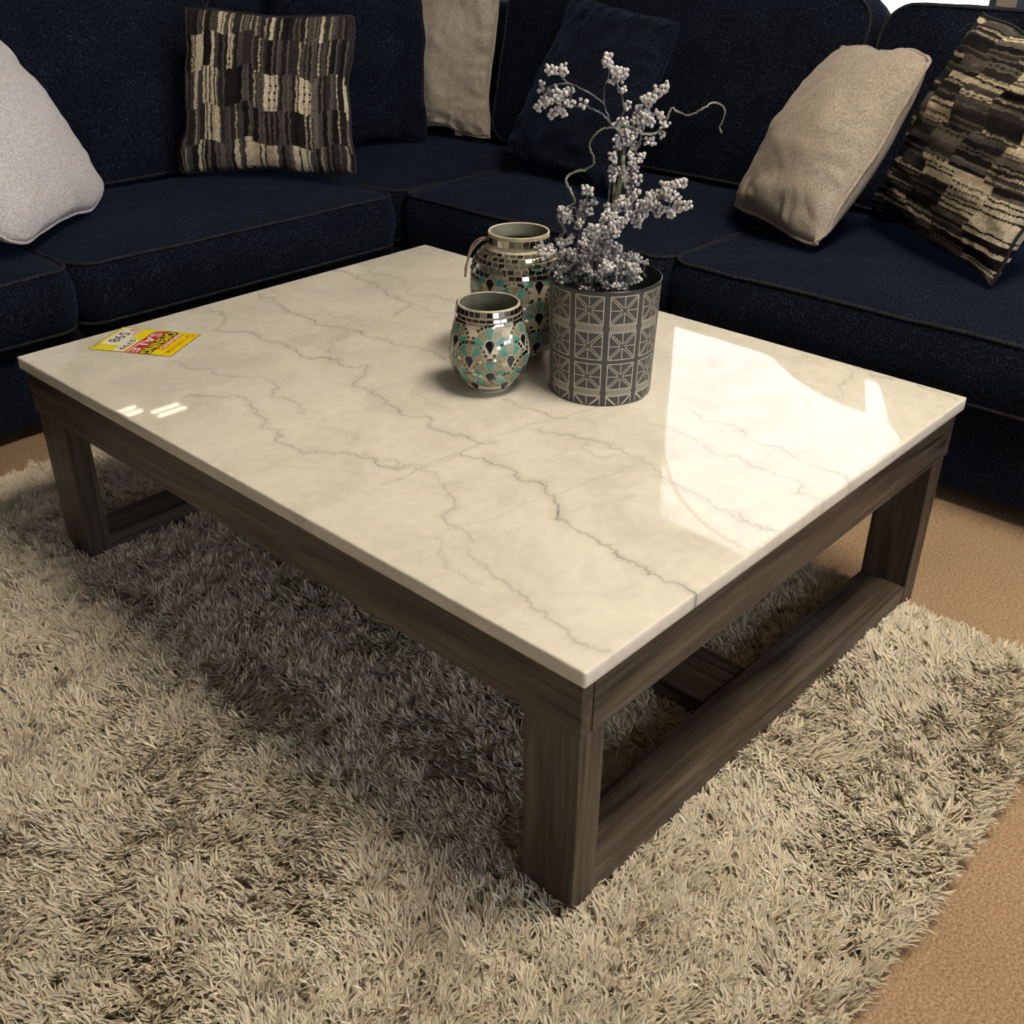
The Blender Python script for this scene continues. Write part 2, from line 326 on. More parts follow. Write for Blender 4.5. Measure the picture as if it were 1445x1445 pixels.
def vein_field(X, Y):
    """X, Y world arrays on a regular grid -> 0..1"""
    val = np.zeros_like(X); x0, y0 = X[0, 0], Y[0, 0]; dx = X[1, 0] - X[0, 0]; dy = Y[0, 1] - Y[0, 0]
    r = np.random.default_rng(3)
    for pts, w, s, jit in vein_lines():
        P = [np.array(p) for p in pts]
        for lev in range(4):
            Q = [P[0]]
            for p, q in zip(P[:-1], P[1:]):
                L = np.linalg.norm(q - p); nn = np.array([-(q - p)[1], (q - p)[0]]) / (L + 1e-9)
                Q += [(p + q) / 2 + nn * r.normal() * L * 0.17 * jit, q]
            P = Q
        wv = w * 0.001 * 0.80
        for k, (p, q) in enumerate(zip(P[:-1], P[1:])):
            ws = wv * (0.6 + 0.8 * r.random()); st = s * (0.6 + 0.5 * vnoise(k * 0.07, s * 50, 5)) ; R = ws * 9
            i0 = max(0, int((min(p[0], q[0]) - R - x0) / dx)); i1 = int((max(p[0], q[0]) + R - x0) / dx) + 2
            j0 = max(0, int((min(p[1], q[1]) - R - y0) / dy)); j1 = int((max(p[1], q[1]) + R - y0) / dy) + 2
            if i1 <= 0 or j1 <= 0 or i0 >= X.shape[0] or j0 >= X.shape[1]: continue
            xs = X[i0:i1, j0:j1]; ys = Y[i0:i1, j0:j1]; d = q - p; L2 = d @ d + 1e-12
            t = np.clip(((xs - p[0]) * d[0] + (ys - p[1]) * d[1]) / L2, 0, 1)
            D = np.hypot(xs - p[0] - t * d[0], ys - p[1] - t * d[1])
            g = np.maximum(st * 1.15 * np.exp(-(D / ws) ** 2), st * 0.30 * np.exp(-(D / (ws * 4)) ** 2))
            val[i0:i1, j0:j1] = np.maximum(val[i0:i1, j0:j1], g)
    f = fbm(X * 26 + 3, Y * 26, 11, 4)
    return np.clip(val * (0.55 + 0.9 * f) + np.clip(fbm(X * 9, Y * 9, 31, 5) - 0.62, 0, 1) * 0.6, 0, 1)
def slab():
    bev = 0.003; step = 0.0024
    xs = np.r_[0, np.linspace(bev, LX - bev, int(LX / step)), LX]; ys = np.r_[0, np.linspace(bev, LY - bev, int(LY / step)), LY]
    nx, ny = len(xs), len(ys)
    gx, gy = np.meshgrid(xs[1:-1], ys[1:-1], indexing='ij')
    vf = vein_field(gx, gy)
    nx, ny = gx.shape
    V = [np.c_[gx.ravel(), gy.ravel(), np.full(gx.size, H)]]; A = [vf.ravel()]
    idx = np.arange(nx * ny).reshape(nx, ny)
    F = [np.stack([idx[:-1, :-1], idx[1:, :-1], idx[1:, 1:], idx[:-1, 1:]], -1).reshape(-1, 4)]
    loop = np.r_[idx[:-1, 0], idx[-1, :-1], idx[:0:-1, -1], idx[0, :0:-1]]
    lp = V[0][loop]; la = A[0][loop]; prev = loop; base = len(V[0])
    cx = np.clip(lp[:, 0], bev + 1e-6, LX - bev - 1e-6); 
    out = np.zeros((len(lp), 2)); e = 1e-5
    out[lp[:, 0] <= bev + e, 0] -= 1; out[lp[:, 0] >= LX - bev - e, 0] += 1; out[lp[:, 1] <= bev + e, 1] -= 1; out[lp[:, 1] >= LY - bev - e, 1] += 1
    out /= np.linalg.norm(out, axis=1)[:, None]
    for k, (o, z) in enumerate([(0.0012, H - 0.0003), (0.0022, H - 0.001), (0.003, H - 0.003), (0.003, H - 0.011), (0.003, H - 0.018), (0.003, H - TT + 0.002), (0.001, H - TT), (-0.02, H - TT)]):
        V.append(np.c_[lp[:, 0] + out[:, 0] * o, lp[:, 1] + out[:, 1] * o, np.full(len(lp), z)]); A.append(la * 0.9)
        cur = base + np.arange(len(lp)); base += len(lp)
        F.append(np.stack([prev, cur, np.roll(cur, -1), np.roll(prev, -1)], -1)); prev = cur
    me = npmesh('tabletop', np.vstack(V), np.vstack(F))
    at = me.attributes.new('vein', 'FLOAT', 'POINT'); at.data.foreach_set('value', np.concatenate(A).astype(np.float32))
    # underside
    o = link('tabletop', me, MARBLE, table); o['label'] = 'polished white marble slab with grey veins'
slab()
zt = H - TT; za = H - AP; a0 = 0.009; at_ = 0.022
def board(name, lo, hi, m): return bevel_box(name, lo, hi, m, table, bev=0.0012)
g = 0.0009
board('apron', (a0, a0 + g, za), (a0 + at_, LY - a0 - g, zt), WY)
board('apron', (LX - a0 - at_, a0 + g, za), (LX - a0, LY - a0 - g, zt), WY)
board('apron', (a0 + at_ + g, a0, za), (LX - a0 - at_ - g, a0 + at_, zt), WX)
board('apron', (a0 + at_ + g, LY - a0 - at_, za), (LX - a0 - at_ - g, LY - a0, zt), WX)
for x in (INS + 0.001, LX - INS - 0.001 - LW):
    for y in (INS + 0.001, LY - INS - 0.001 - LD):
        board('leg', (x, y, 0.012), (x + LW, y + LD, za + 0.0), WZ)
for y in (INS + 0.002, LY - INS - 0.002 - LD + 0.001):
    board('stretcher', (INS + LW + 0.001, y, 0.012), (LX - INS - LW - 0.001, y + LD - 0.002, 0.064), WX)
board('center_stretcher', (0.475, INS + LD + 0.003, 0.014), (0.61, LY - INS - LD - 0.003, 0.060), WY)

# ------------------------------------------------------------------ rug
rug = empty('shag_rug', (-0.2, 0.75, 0.0)); tag(rug, 'cream and taupe long-pile shaggy rug lying under the marble coffee table', 'rug')
RG = (-1.5, 1.05, -0.34, 1.85)
bevel_box('rug_backing', (RG[0], RG[2], 0.0005), (RG[1], RG[3], 0.011), simple('rug_backing', (0.50, 0.43, 0.33), 0.95), rug, bev=0.003)
def pile():
    r = np.random.default_rng(21)
    sp = 0.0178
    tx, ty = np.meshgrid(np.arange(RG[0] + 0.004, RG[1] - 0.002, sp), np.arange(RG[2] + 0.004, RG[3] - 0.002, sp), indexing='ij')
    tx = tx.ravel() + r.uniform(-.55, .55, tx.size) * sp; ty = ty.ravel() + r.uniform(-.55, .55, ty.size) * sp
    tx = np.clip(tx, RG[0] + .003, RG[1] - .003); ty = np.clip(ty, RG[2] + .003, RG[3] - .003)
    u, v, d = proj(np.c_[tx, ty, np.full(tx.size, .03)])
    vis = (d > 0.1) & (u > -140) & (u < 1585) & (v > -50) & (v < 1600)
    cnt = np.where(vis, 22, 6)
    ti = np.repeat(np.arange(tx.size), cnt); n = len(ti)
    # lay direction field
    def lay(x, y):
        a = 2.1 + 2.6 * (fbm(x * 1.7 + 4, y * 1.7, 3, 3) - .5) * 2 + 2.2 * (vnoise(x * 9, y * 9, 9) - .5) * 2
        return a
    td = lay(tx, ty) + r.normal(0, .75, tx.size)
    # tufts near the border splay outwards
    vx, vy = np.cos(td), np.sin(td)
    for dist, ox_, oy_ in ((RG[1] - tx, 1, 0), (ty - RG[2], 0, -1), (RG[3] - ty, 0, 1), (tx - RG[0], -1, 0)):
        k_ = 2.2 * np.exp(-np.maximum(dist, 0) / .05); vx = vx + ox_ * k_; vy = vy + oy_ * k_
    td = np.arctan2(vy, vx)
    tl = 0.027 + 0.010 * r.random(tx.size) + 0.006 * (fbm(tx * 5, ty * 5, 14, 2) - .5)
    lean = 0.55 + 0.35 * vnoise(tx * 18, ty * 18, 40) + r.normal(0, .08, tx.size)
    rad = sp * 0.68 * np.sqrt(r.random(n)); pa = r.uniform(0, 2 * PI, n)
    ox, oy = rad * np.cos(pa), rad * np.sin(pa)
    bx = tx[ti] + ox; by = ty[ti] + oy
    bx = np.clip(bx, RG[0], RG[1]); by = np.clip(by, RG[2], RG[3])
    dirn = td[ti] + r.normal(0, .36, n); L = tl[ti] * r.uniform(.75, 1.15, n); le = np.clip(lean[ti] + r.normal(0, .13, n), .15, 1.25)
    curl = r.normal(0, .5, tx.size)[ti] + r.normal(0, .75, n); w = r.uniform(.0011, .0021, n)
    S = 5; V = np.zeros((n, S, 3, 3), np.float32)
    px_, py_, pz_ = bx.copy(), by.copy(), np.full(n, .009)
    roll = r.uniform(-.6, .6, n)
    for k in range(S):
        t = k / (S - 1)
        elev = PI / 2 - le * (0.35 + 1.05 * t)  # angle above horizontal
        elev = np.maximum(elev, -0.15)
        a = dirn + curl * t
        if k > 0:
            sl = L / (S - 1); px_ = px_ + sl * np.cos(elev) * np.cos(a); py_ = py_ + sl * np.cos(elev) * np.sin(a); pz_ = pz_ + sl * np.sin(elev)
        wk = w * [0.65, 0.95, 1.05, 0.9, 0.2][k]
        sx, sy = -np.sin(a + roll), np.cos(a + roll)
        nx, ny, nz = -np.sin(elev) * np.cos(a), -np.sin(elev) * np.sin(a), np.cos(elev)
        pz2 = np.maximum(pz_, 0.004)
        for q, s_, b_ in ((0, -1, 0), (1, 0, .75), (2, 1, 0)):
            V[:, k, q, 0] = px_ + sx * wk * s_ + nx * wk * b_; V[:, k, q, 1] = py_ + sy * wk * s_ + ny * wk * b_; V[:, k, q, 2] = pz2 + nz * wk * b_
    # shag pushed out of the table legs' and stretchers' volume stays where it is: the legs stand in the pile
    base = (np.arange(n) * S * 3)[:, None]
    q = []
    for k in range(S - 1):
        for c in (0, 1): q.append([k * 3 + c, k * 3 + c + 1, (k + 1) * 3 + c + 1, (k + 1) * 3 + c])
    F = (base[:, :, None] + np.array(q)[None]).reshape(-1, 4)
    me = npmesh('pile', V.reshape(-1, 3), F)
    # yarn colour: mixed cream and taupe yarns, varied by patch of the rug
    patch = fbm(tx * 2.2 + 7, ty * 2.2, 77, 3); tuft = r.random(tx.size)
    tone = np.clip(0.62 + 0.5 * (patch[ti] - .5) + 0.30 * (tuft[ti] - .5) + r.normal(0, .13, n), 0, 1)
    c0 = np.array([0.40, 0.33, 0.245]); c1 = np.array([0.88, 0.80, 0.63]); colr = c0 + (c1 - c0) * tone[:, None]
    cool = r.random(n) < .12; colr[cool] = colr[cool] * np.array([.97, 1.02, 1.12])
    C4 = np.ones((n, S * 3, 4), np.float32); C4[:, :, :3] = colr[:, None, :]
    at = me.color_attributes.new('Col', 'FLOAT_COLOR', 'POINT'); at.data.foreach_set('color', C4.ravel())
    m_ = vcol_mat('shag_yarn', 0.55, spec=0.35, sheen=0.25)
    link('pile', me, m_, rug)
pile()

# ------------------------------------------------------------------ sofa
def rrect(hx, hy, rp, n=20):
    P = []
    for cx, cy, a0_ in ((hx - rp, hy - rp, 0), (-hx + rp, hy - rp, PI / 2), (-hx + rp, -hy + rp, PI), (hx - rp, -hy + rp, 1.5 * PI)):
        for k in range(n + 1): a = a0_ + PI / 2 * k / n; P.append((cx + rp * math.cos(a), cy + rp * math.sin(a)))
    # subdivide straight runs
    out = []
    for i in range(len(P)):
        p, q = np.array(P[i]), np.array(P[(i + 1) % len(P)]); L = np.linalg.norm(q - p); m = max(1, int(L / 0.02))
        for k in range(m): out.append(p + (q - p) * k / m)
    return np.array(out)
def cushion(name, w, d, th, crown, mtx, parent, rp=0.06, bulge=0.018, seed=0, wr=0.004, crown_b=0.0, pw=2.6, mat_=None, pr=0.0048, sag=0.0):
    """boxed cushion in local coords: w along X, d along Y, thickness along Z; piped on both edges"""
    O = rrect(w / 2, d / 2, rp); n = len(O)
    rings = []
    S_top = list(np.linspace(0.02, 1, 22) ** 0.7)
    def wob(x, y, s): return (fbm(x * 7 + seed, y * 7 + seed * 3, seed, 3) - .5) * 2 * s
    for s in S_top:
        xy = O * s; z = th + crown * (1 - s ** pw) + wob(xy[:, 0], xy[:, 1], wr) * (0.3 + s)
        rings.append(np.c_[xy, z])
    edge_top = rings[-1].copy()
    nrm = np.roll(O, -1, 0) - np.roll(O, 1, 0); nrm = np.c_[nrm[:, 1], -nrm[:, 0]]; nrm /= np.linalg.norm(nrm, axis=1)[:, None]
    for t in np.linspace(0.04, 1, 12):
        b = bulge * math.sin(PI * t) ** 0.8 + 0.0
        xy = O + nrm * b; z = th * (1 - t) + edge_top[:, 2] * 0 + (edge_top[:, 2] - th) * (1 - t)
        xy = xy + nrm * wob(xy[:, 0] * 1.3 + t, xy[:, 1] * 1.3, wr * 0.8)[:, None] * math.sin(PI * min(1, t))
        rings.append(np.c_[xy, z])
    edge_bot = rings[-1].copy()
    for s in S_top[::-1][1:]:
        rings.append(np.c_[O * s, np.full(n, -crown_b * (1 - s ** 2.5))])
    V = np.vstack(rings); m = len(rings)
    idx = np.arange(m * n).reshape(m, n)
    F = np.stack([idx[:-1], idx[1:], np.roll(idx[1:], -1, 1), np.roll(idx[:-1], -1, 1)], -1).reshape(-1, 4)
    if sag: V[:, 2] -= sag * np.exp(-((V[:, 0] / (w * .3)) ** 2)) * (V[:, 2] > th * .8)
    mt = np.array(mtx)
    def T(P): P = np.asarray(P); return P @ mt[:3, :3].T + mt[:3, 3]
    me = npmesh(name, T(V), F)
    # close the two poles
    bm = bmesh.new(); bm.from_mesh(me); bm.verts.ensure_lookup_table()
    bm.faces.new([bm.verts[i] for i in range(n)]); bm.faces.new([bm.verts[(m - 1) * n + i] for i in range(n)][::-1])
    bmesh.ops.recalc_face_normals(bm, faces=bm.faces[:]); bm.to_mesh(me); bm.free()
    o = link(name, me, mat_ or NAVY, parent)
    for e, zz in ((edge_top, 0.001), (edge_bot, 0.0)):
        if sag: e = e.copy(); e[:, 2] -= sag * np.exp(-((e[:, 0] / (w * .3)) ** 2)) * (e[:, 2] > th * .8)
        P = T(np.c_[e[:, 0] + nrm[:, 0] * .002, e[:, 1] + nrm[:, 1] * .002, e[:, 2] + zz])
        Vt, Ft = tube(P, pr, 6, closed=True)
        mb = MB(); mb.add(Vt, Ft); pp = mb.build('piping', PIPE, o)
    return o
PIPE = noisy('faded_piping', (0.012, 0.013, 0.019), (0.034, 0.035, 0.040), 120, .85, .15)
sofa = empty('sectional_sofa', (2.0, 2.4, 0.0)); tag(sofa, 'large L-shaped navy sectional sofa around the far sides of the coffee table', 'sofa')
def TR(x, y, z): return Matrix.Translation((x, y, z))
def blk(name, lo, hi, bev=0.02, m=NAVY):
    o = bevel_box(name, lo, hi, m, sofa, bev=bev, seg=4)
    for p in o.data.polygons: p.use_smooth = True
    return o
DARKLEG = simple('dark_leg', (0.012, 0.01, 0.009), 0.5)
# base rails (left run faces -Y, right run faces -X)
blk('base', (-1.25, 2.03, 0.045), (1.50, 2.86, 0.275)); blk('base', (1.51, 2.02, 0.045), (2.60, 2.88, 0.275)); blk('base', (1.545, -0.62, 0.045), (2.60, 2.01, 0.275))
for (x, y) in ((-1.1, 2.12), (1.38, 2.12), (-1.1, 2.76), (1.38, 2.76), (1.68, 2.76), (2.5, 2.76), (1.66, -0.5), (2.5, -0.5), (1.66, 1.0), (2.5, 1.0)):
    bevel_box('foot', (x - .03, y - .03, 0.001), (x + .03, y + .03, 0.05), DARKLEG, sofa, bev=.003)
# back frames
blk('back_frame', (-1.25, 2.86, 0.05), (2.62, 3.02, 0.90), .04); blk('back_frame', (2.605, -0.62, 0.05), (2.76, 2.85, 0.90), .04)
# arm at the right end
blk('arm', (1.56, -0.80, 0.05), (2.60, -0.625, 0.62), .05)
blk('arm', (-1.45, 2.05, 0.05), (-1.255, 2.86, 0.62), .05)
ZC = 0.285; TH = 0.155
def seat(x0, x1, y0, y1, seed, front, **k):
    cx, cy = (x0 + x1) / 2, (y0 + y1) / 2
    return cushion('seat_cushion', x1 - x0, y1 - y0, TH, 0.042, TR(cx, cy, ZC), sofa, seed=seed, **k)
seat(-1.23, 0.387, 1.985, 2.70, 3, 'y'); seat(0.399, 1.478, 1.985, 2.70, 5, 'y')
seat(1.492, 2.28, 2.0, 2.72, 7, 'y', wr=.003)
seat(1.497, 2.30, 0.953, 1.985, 9, 'x'); seat(1.497, 2.30, -0.61, 0.941, 11, 'x')
# back cushions
def back(px, py, w, h, face, seed, tilt=13, th=0.17, crown=0.05, lift=0.0, **k):
    """stands on the seat; px,py = middle of the bottom front edge, face = 'y' (towards -Y) or 'x' (towards -X)"""
    t = math.radians(tilt)
    if face == 'y': X = Vector((1, 0, 0)); Yv = Vector((0, math.sin(t), math.cos(t))); Zv = Vector((0, -math.cos(t), math.sin(t)))
    elif face == 'x': X = Vector((0, -1, 0)); Yv = Vector((math.sin(t), 0, math.cos(t))); Zv = Vector((-math.cos(t), 0, math.sin(t)))
    else:
        f = math.radians(face); D = Vector((math.cos(f), math.sin(f), 0)); X = Vector((-D.y, D.x, 0))*-1; X = Vector((D.y, -D.x, 0)); Yv = Vector((D.x * math.sin(t), D.y * math.sin(t), math.cos(t))); Zv = X.cross(Yv)
    base = Vector((px, py, 0.475 + lift)) + Yv * (h / 2) - Zv * (th + 0.0)
    m = Matrix(((X.x, Yv.x, Zv.x, base.x), (X.y, Yv.y, Zv.y, base.y), (X.z, Yv.z, Zv.z, base.z), (0, 0, 0, 1)))
    return cushion('back_cushion', w, h, th, crown, m, sofa, rp=0.085, bulge=0.02, seed=seed, wr=.008, pw=2.2, **k)
back(0.60, 2.645, 1.50, 0.56, 'y', 13); back(1.83, 2.665, 0.92, 0.53, 'y', 15)
back(2.235, 1.60, 1.40, 0.56, 'x', 17); back(2.235, 0.14, 1.44, 0.545, 'x', 19)

# ------------------------------------------------------------------ pillows
def smin(x, p): return np.sign(x) * np.abs(x) ** p
def pillow(name, c, thick, mats, res=90, pinch=0.07, wr=0.006, seed=1, colors=None, pipe_r=0.0042, label=None, ear=0.02, cat='pillow', grp=None, asym=1.0, pipe_mat=None, plump=0.36, corner=0.05, wavy=0.07):
    """c = corners BL, BR, TR, TL (world)"""
    c = [np.array(p, float) for p in c]
    s = np.linspace(-1, 1, res); s = np.sin(s * PI / 2 * 0.96) / math.sin(PI / 2 * 0.96)
    U, W = np.meshgrid(s, s, indexing='ij')
    nz = np.cross(c[1] - c[0], c[3] - c[0]); nz /= np.linalg.norm(nz)
    u2 = U * (1 - pinch * (1 - W ** 2) ** 1.0 * np.abs(U) ** 2); w2 = W * (1 - pinch * (1 - U ** 2) * np.abs(W) ** 2)
    r_e = (fbm(U * 4 + seed, W * 4, seed, 3) - .5)
    u2 = u2 + np.sign(U) * np.abs(U) ** 6 * (vnoise(W * 3.2 + seed * 1.3, np.sign(U) * 4 + seed, seed + 2) - .5) * wavy; w2 = w2 + np.sign(W) * np.abs(W) ** 6 * (vnoise(U * 3.2 + seed * 2.1, np.sign(W) * 6 + seed, seed + 3) - .5) * wavy
    cr_ = 1 - corner * (np.abs(U * W)) ** 5; u2 = u2 * cr_; w2 = w2 * cr_
    a = (u2 + 1) / 2; b = (w2 + 1) / 2
    P = ((1 - a) * (1 - b))[..., None] * c[0] + (a * (1 - b))[..., None] * c[1] + (a * b)[..., None] * c[2] + ((1 - a) * b)[..., None] * c[3]
    hgt = (np.clip((1 - U ** 2) * (1 - W ** 2), 0, 1)) ** plump * (1 - 0.10 * (U ** 2 + W ** 2))
    # radial puckers running in from the edge
    ex = 1 - np.maximum(np.abs(U), np.abs(W)); side = np.where(np.abs(U) > np.abs(W), W, U); sidx = np.where(np.abs(U) > np.abs(W), np.sign(U) * 3, np.sign(W) * 7)
    pk = (vnoise(side * 11 + sidx * 5, sidx + seed, seed + 4) - .5) * 2 * np.exp(-ex / 0.16) * np.clip(ex / 0.03, 0, 1)
    fold = (fbm(U * 2.2 + seed * 1.7 + 0.8 * W, W * 3.4 - 0.6 * U, seed + 9, 3) - .5) * 2
    h = thick * hgt + wr * (pk * 1.1 + fold * 1.6 * np.clip(ex / .1, 0, 1)) * np.clip(hgt * 3, 0, 1)
    mid = nz * 0
    top = P + nz * h[..., None]; bot = P - nz * (thick * asym * hgt)[..., None]
    wob = (nz * 1)[None, None] * ((vnoise(side * 5 + sidx, sidx * 2 + seed, seed) - .5) * 0.012 * np.exp(-ex / .08))[..., None]
    top = top + wob; bot = bot + wob
    n = res; idx = np.arange(n * n).reshape(n, n)
    bmap = idx + n * n; bmap[0, :] = idx[0, :]; bmap[-1, :] = idx[-1, :]; bmap[:, 0] = idx[:, 0]; bmap[:, -1] = idx[:, -1]
    F1 = np.stack([idx[:-1, :-1], idx[1:, :-1], idx[1:, 1:], idx[:-1, 1:]], -1).reshape(-1, 4)
    F2 = np.stack([bmap[:-1, :-1], bmap[:-1, 1:], bmap[1:, 1:], bmap[1:, :-1]], -1).reshape(-1, 4)
    V = np.vstack([top.reshape(-1, 3), bot.reshape(-1, 3)])
    root = empty(name, tuple((c[0] + c[1]) / 2)); tag(root, label, cat, grp)
    me = npmesh('pillow_cover', V, np.vstack([F1, F2]))
    if colors is not None:
        cc = colors(U, W); C4 = np.ones((2, n, n, 4), np.float32); C4[..., :3] = cc
        at = me.color_attributes.new('Col', 'FLOAT_COLOR', 'POINT'); at.data.foreach_set('color', C4.ravel())
    o = link('pillow_cover', me, mats, root)
    lp = np.r_[idx[:-1, 0], idx[-1, :-1], idx[:0:-1, -1], idx[0, :0:-1]]
    E = V[lp]; E = E[::max(1, len(E) // 200)]
    cen = sum(c) / 4; D = E - cen; D /= np.linalg.norm(D, axis=1)[:, None]
    Vt, Ft = tube(E + D * pipe_r * .6, pipe_r, 7, closed=True); mb = MB(); mb.add(Vt, Ft); mb.build('piping', pipe_mat or mats, root)
    return root
def lean(bl, br, tilt, up, skew=0.0, upR=None):
    """bottom corners + lean-back angle -> 4 corners; leans away from the camera"""
    bl, br = np.array(bl, float), np.array(br, float); b = br - bl; b /= np.linalg.norm(b)
    n = np.array([-b[1], b[0], 0.0]); n /= np.linalg.norm(n)
    if n @ (bl - CC) < 0: n = -n
    t = math.radians(tilt); r = np.array([0, 0, 1.0]) * math.cos(t) + n * math.sin(t)
    r = r * math.cos(math.radians(skew)) + b * math.sin(math.radians(skew))
    return [bl, br, br + r * (upR or up), bl + r * up]
def woven(seed, R=7.0, Cn=30.0, rot=False):
    cols = np.array([[0.018, 0.015, 0.015], [0.034, 0.029, 0.028], [0.075, 0.066, 0.062], [0.15, 0.13, 0.11], [0.66, 0.58, 0.43], [0.50, 0.41, 0.29], [0.008, 0.008, 0.010]])
    def f(U, W):
        if rot: U, W = -W, U
        x = (U + 1) / 2; y = (W + 1) / 2
        # panels: wider columns with steps in row boundary
        pc = np.floor(x * 6 + 0.3 * np.sin(3 * x)).astype(int)
        yy = y * R + 0.45 * hash1(pc, seed) + 0.10 * np.sin(x * 20 + pc); row = np.floor(yy).astype(int); fy = yy - row
        xx = x * Cn + hash1(row, seed + 2) * 5 + 0.35 * (vnoise(x * 30, y * 30, seed) - .5); st = np.floor(xx).astype(int); fx = xx - st
        k = hash1(st // 1, row, seed + 5); grp = hash1(np.floor(xx / 3.2).astype(int), row, seed + 6)
        ci = np.where(grp > (.83 if rot else .76), np.where(k > .25, 4, np.where(k > .12, 5, 2)), np.where(k < .32, 0, np.where(k < .55, 1, np.where(k < .74, 2, np.where(k < .84, 6, np.where(k < .92, 3, 4))))))
        c = cols[ci]
        # serrated edge stitches and dots down some of the strips
        tw = hash1(st, row, seed + 8); saw = np.abs((y * 95) % 1 - .5) * 2
        e1 = (fx < 0.22 + .22 * saw) & (tw > .5); dk = cols[0] * 0.8
        c = np.where(e1[..., None], np.where((ci >= 3)[..., None], dk, cols[3] * .8), c)
        dots = (tw < .22) & (np.abs(fx - .5) < .2) & (saw > .35); c = np.where(dots[..., None], np.where((ci >= 3)[..., None], dk, cols[4] * .75), c)
        c = c * (0.65 + 0.7 * vnoise(x * 120, y * 160, seed + 3))[..., None]
        return c
    return f
WOVEN = vcol_mat('woven_patchwork', 0.9, spec=0.15, bumpscale=260.0)
DARKPIPE = simple('charcoal_piping', (0.02, 0.018, 0.02), 0.8)
ZS = 0.487
def S(u, v, z=ZS): return onz(u, v, z)
PIL = {}
def onplane(bl, br, tilt, px):
    b = (br - bl) / np.linalg.norm(br - bl); n = np.array([-b[1], b[0], 0.0])
    if n @ (bl - CC) < 0: n = -n
    t = math.radians(tilt); r = np.array([0, 0, 1.0]) * math.cos(t) + n * math.sin(t); nn = np.cross(b, r); d = ray(*px)
    return CC + d * ((bl - CC) @ nn) / (d @ nn)
def onx(u, v, x): d = ray(u, v); return CC + d * (x - CC[0]) / d[0]
# pale pillow, far left
bl, br = S(14, 356, .49), S(156, 280, .49)
pillow('throw_pillow', lean(bl, br, 31, .55), .10, PALE, seed=3, wr=.006, pinch=.03, corner=.09, label='pale grey-white throw pillow leaning at the left end of the sofa', pipe_mat=PALE)
# patterned, left run
bl, br = S(250, 246, .49), S(502, 250, .49)
pillow('throw_pillow', [bl, br, onplane(bl, br, 13, (503, 24)), onplane(bl, br, 13, (254, 4))], .08, WOVEN, res=320, seed=8, wr=.004, pinch=.09, corner=.04, colors=woven(4, R=4.6, Cn=36), label='black, brown and cream patchwork throw pillow on the left run of the sofa', pipe_mat=DARKPIPE)
# dark pillow behind the patterned one
br = np.array([1.985, 2.37, .49]); bl = br + np.array([-.87, .38, 0]) / .95 * .56
pillow('throw_pillow', lean(bl, br, 12, .60, 4), .07, NAVY, seed=12, wr=.007, pinch=.06, label='dark navy throw pillow standing between the patchwork pillow and the corner beige pillow', pipe_mat=NAVY)
# beige in the corner
br = np.array([2.178, 2.245, .49]); bl = br + np.array([-.40, .91, 0]) / .994 * .42
pillow('throw_pillow', lean(bl, br, 8, .56, 3), .06, BEIGE, seed=15, wr=.013, pinch=.09, corner=.03, wavy=.10, label='beige throw pillow standing in the corner of the sofa', pipe_mat=BEIGE)
# dark pillow on the right run
bl, br = S(706, 224, .49), S(868, 282, .49)
pillow('throw_pillow', [bl, br, onx(962, 32, 2.20), onx(814, -14, 2.27)], .075, NAVY, seed=19, wr=.010, pinch=.09, corner=.03, label='dark navy throw pillow behind the berry branches on the right run of the sofa', pipe_mat=NAVY)
# beige on the right run
bl, br = S(1030, 290, .50), S(1152, 352, .49)
pillow('throw_pillow', [bl, br, onx(1320, 76, 1.93), onx(1190, 62, 2.18)], .12, BEIGE, seed=23, wr=.008, pinch=.04, corner=.07, plump=.47, wavy=.04, label='grey-beige throw pillow leaning on the patterned one at the right', pipe_r=.0055, pipe_mat=BEIGE)
bl, br = S(1226, 305, .49), S(1398, 402, .49)
tl = onx(1386, 12, 2.10)
pillow('throw_pillow', [bl, br, br + (tl - bl) * .94, tl], .095, WOVEN, res=320, seed=27, wr=.009, pinch=.09, corner=.03, colors=woven(14, R=4.6, Cn=36, rot=True), label='patchwork throw pillow at the right edge, seen against the window', pipe_mat=DARKPIPE)

# ------------------------------------------------------------------ mosaic vases
TEAL = noisy('teal_glass', (0.075, 0.235, 0.20), (0.13, 0.33, 0.28), 90, .15, .5); OLIVE = noisy('olive_glass', (0.22, 0.21, 0.12), (0.32, 0.30, 0.18), 90, .15, .5)
BLK = simple('black_glass', (0.006, 0.007, 0.015), .12); MIR = noisy('mirror_tile', (0.35, 0.34, 0.32), (0.75, 0.74, 0.70), 55, .08); MIR.node_tree.nodes['Principled BSDF'].inputs['Metallic'].default_value = 1.0
MIR2 = simple('dark_mirror', (0.16, 0.145, 0.13), .1, 1.0); MIR3 = simple('bright_mirror', (0.85, 0.84, 0.80), .06, 1.0)
GROUT = noisy('cream_grout', (0.50, 0.46, 0.35), (0.62, 0.57, 0.44), 60, .6); GLS = noisy('silvered_glass', (0.20, 0.22, 0.18), (0.32, 0.33, 0.28), 30, .2)
VM = [GROUT, TEAL, OLIVE, BLK, MIR, MIR2, MIR3, GLS]
def resample(prof, n):
    P = spline(prof, 10); s = np.r_[0, np.cumsum(np.linalg.norm(np.diff(P, axis=0), axis=1))]
    t = np.linspace(0, s[-1], n); return np.c_[np.interp(t, s, P[:, 0]), np.interp(t, s, P[:, 1])], t
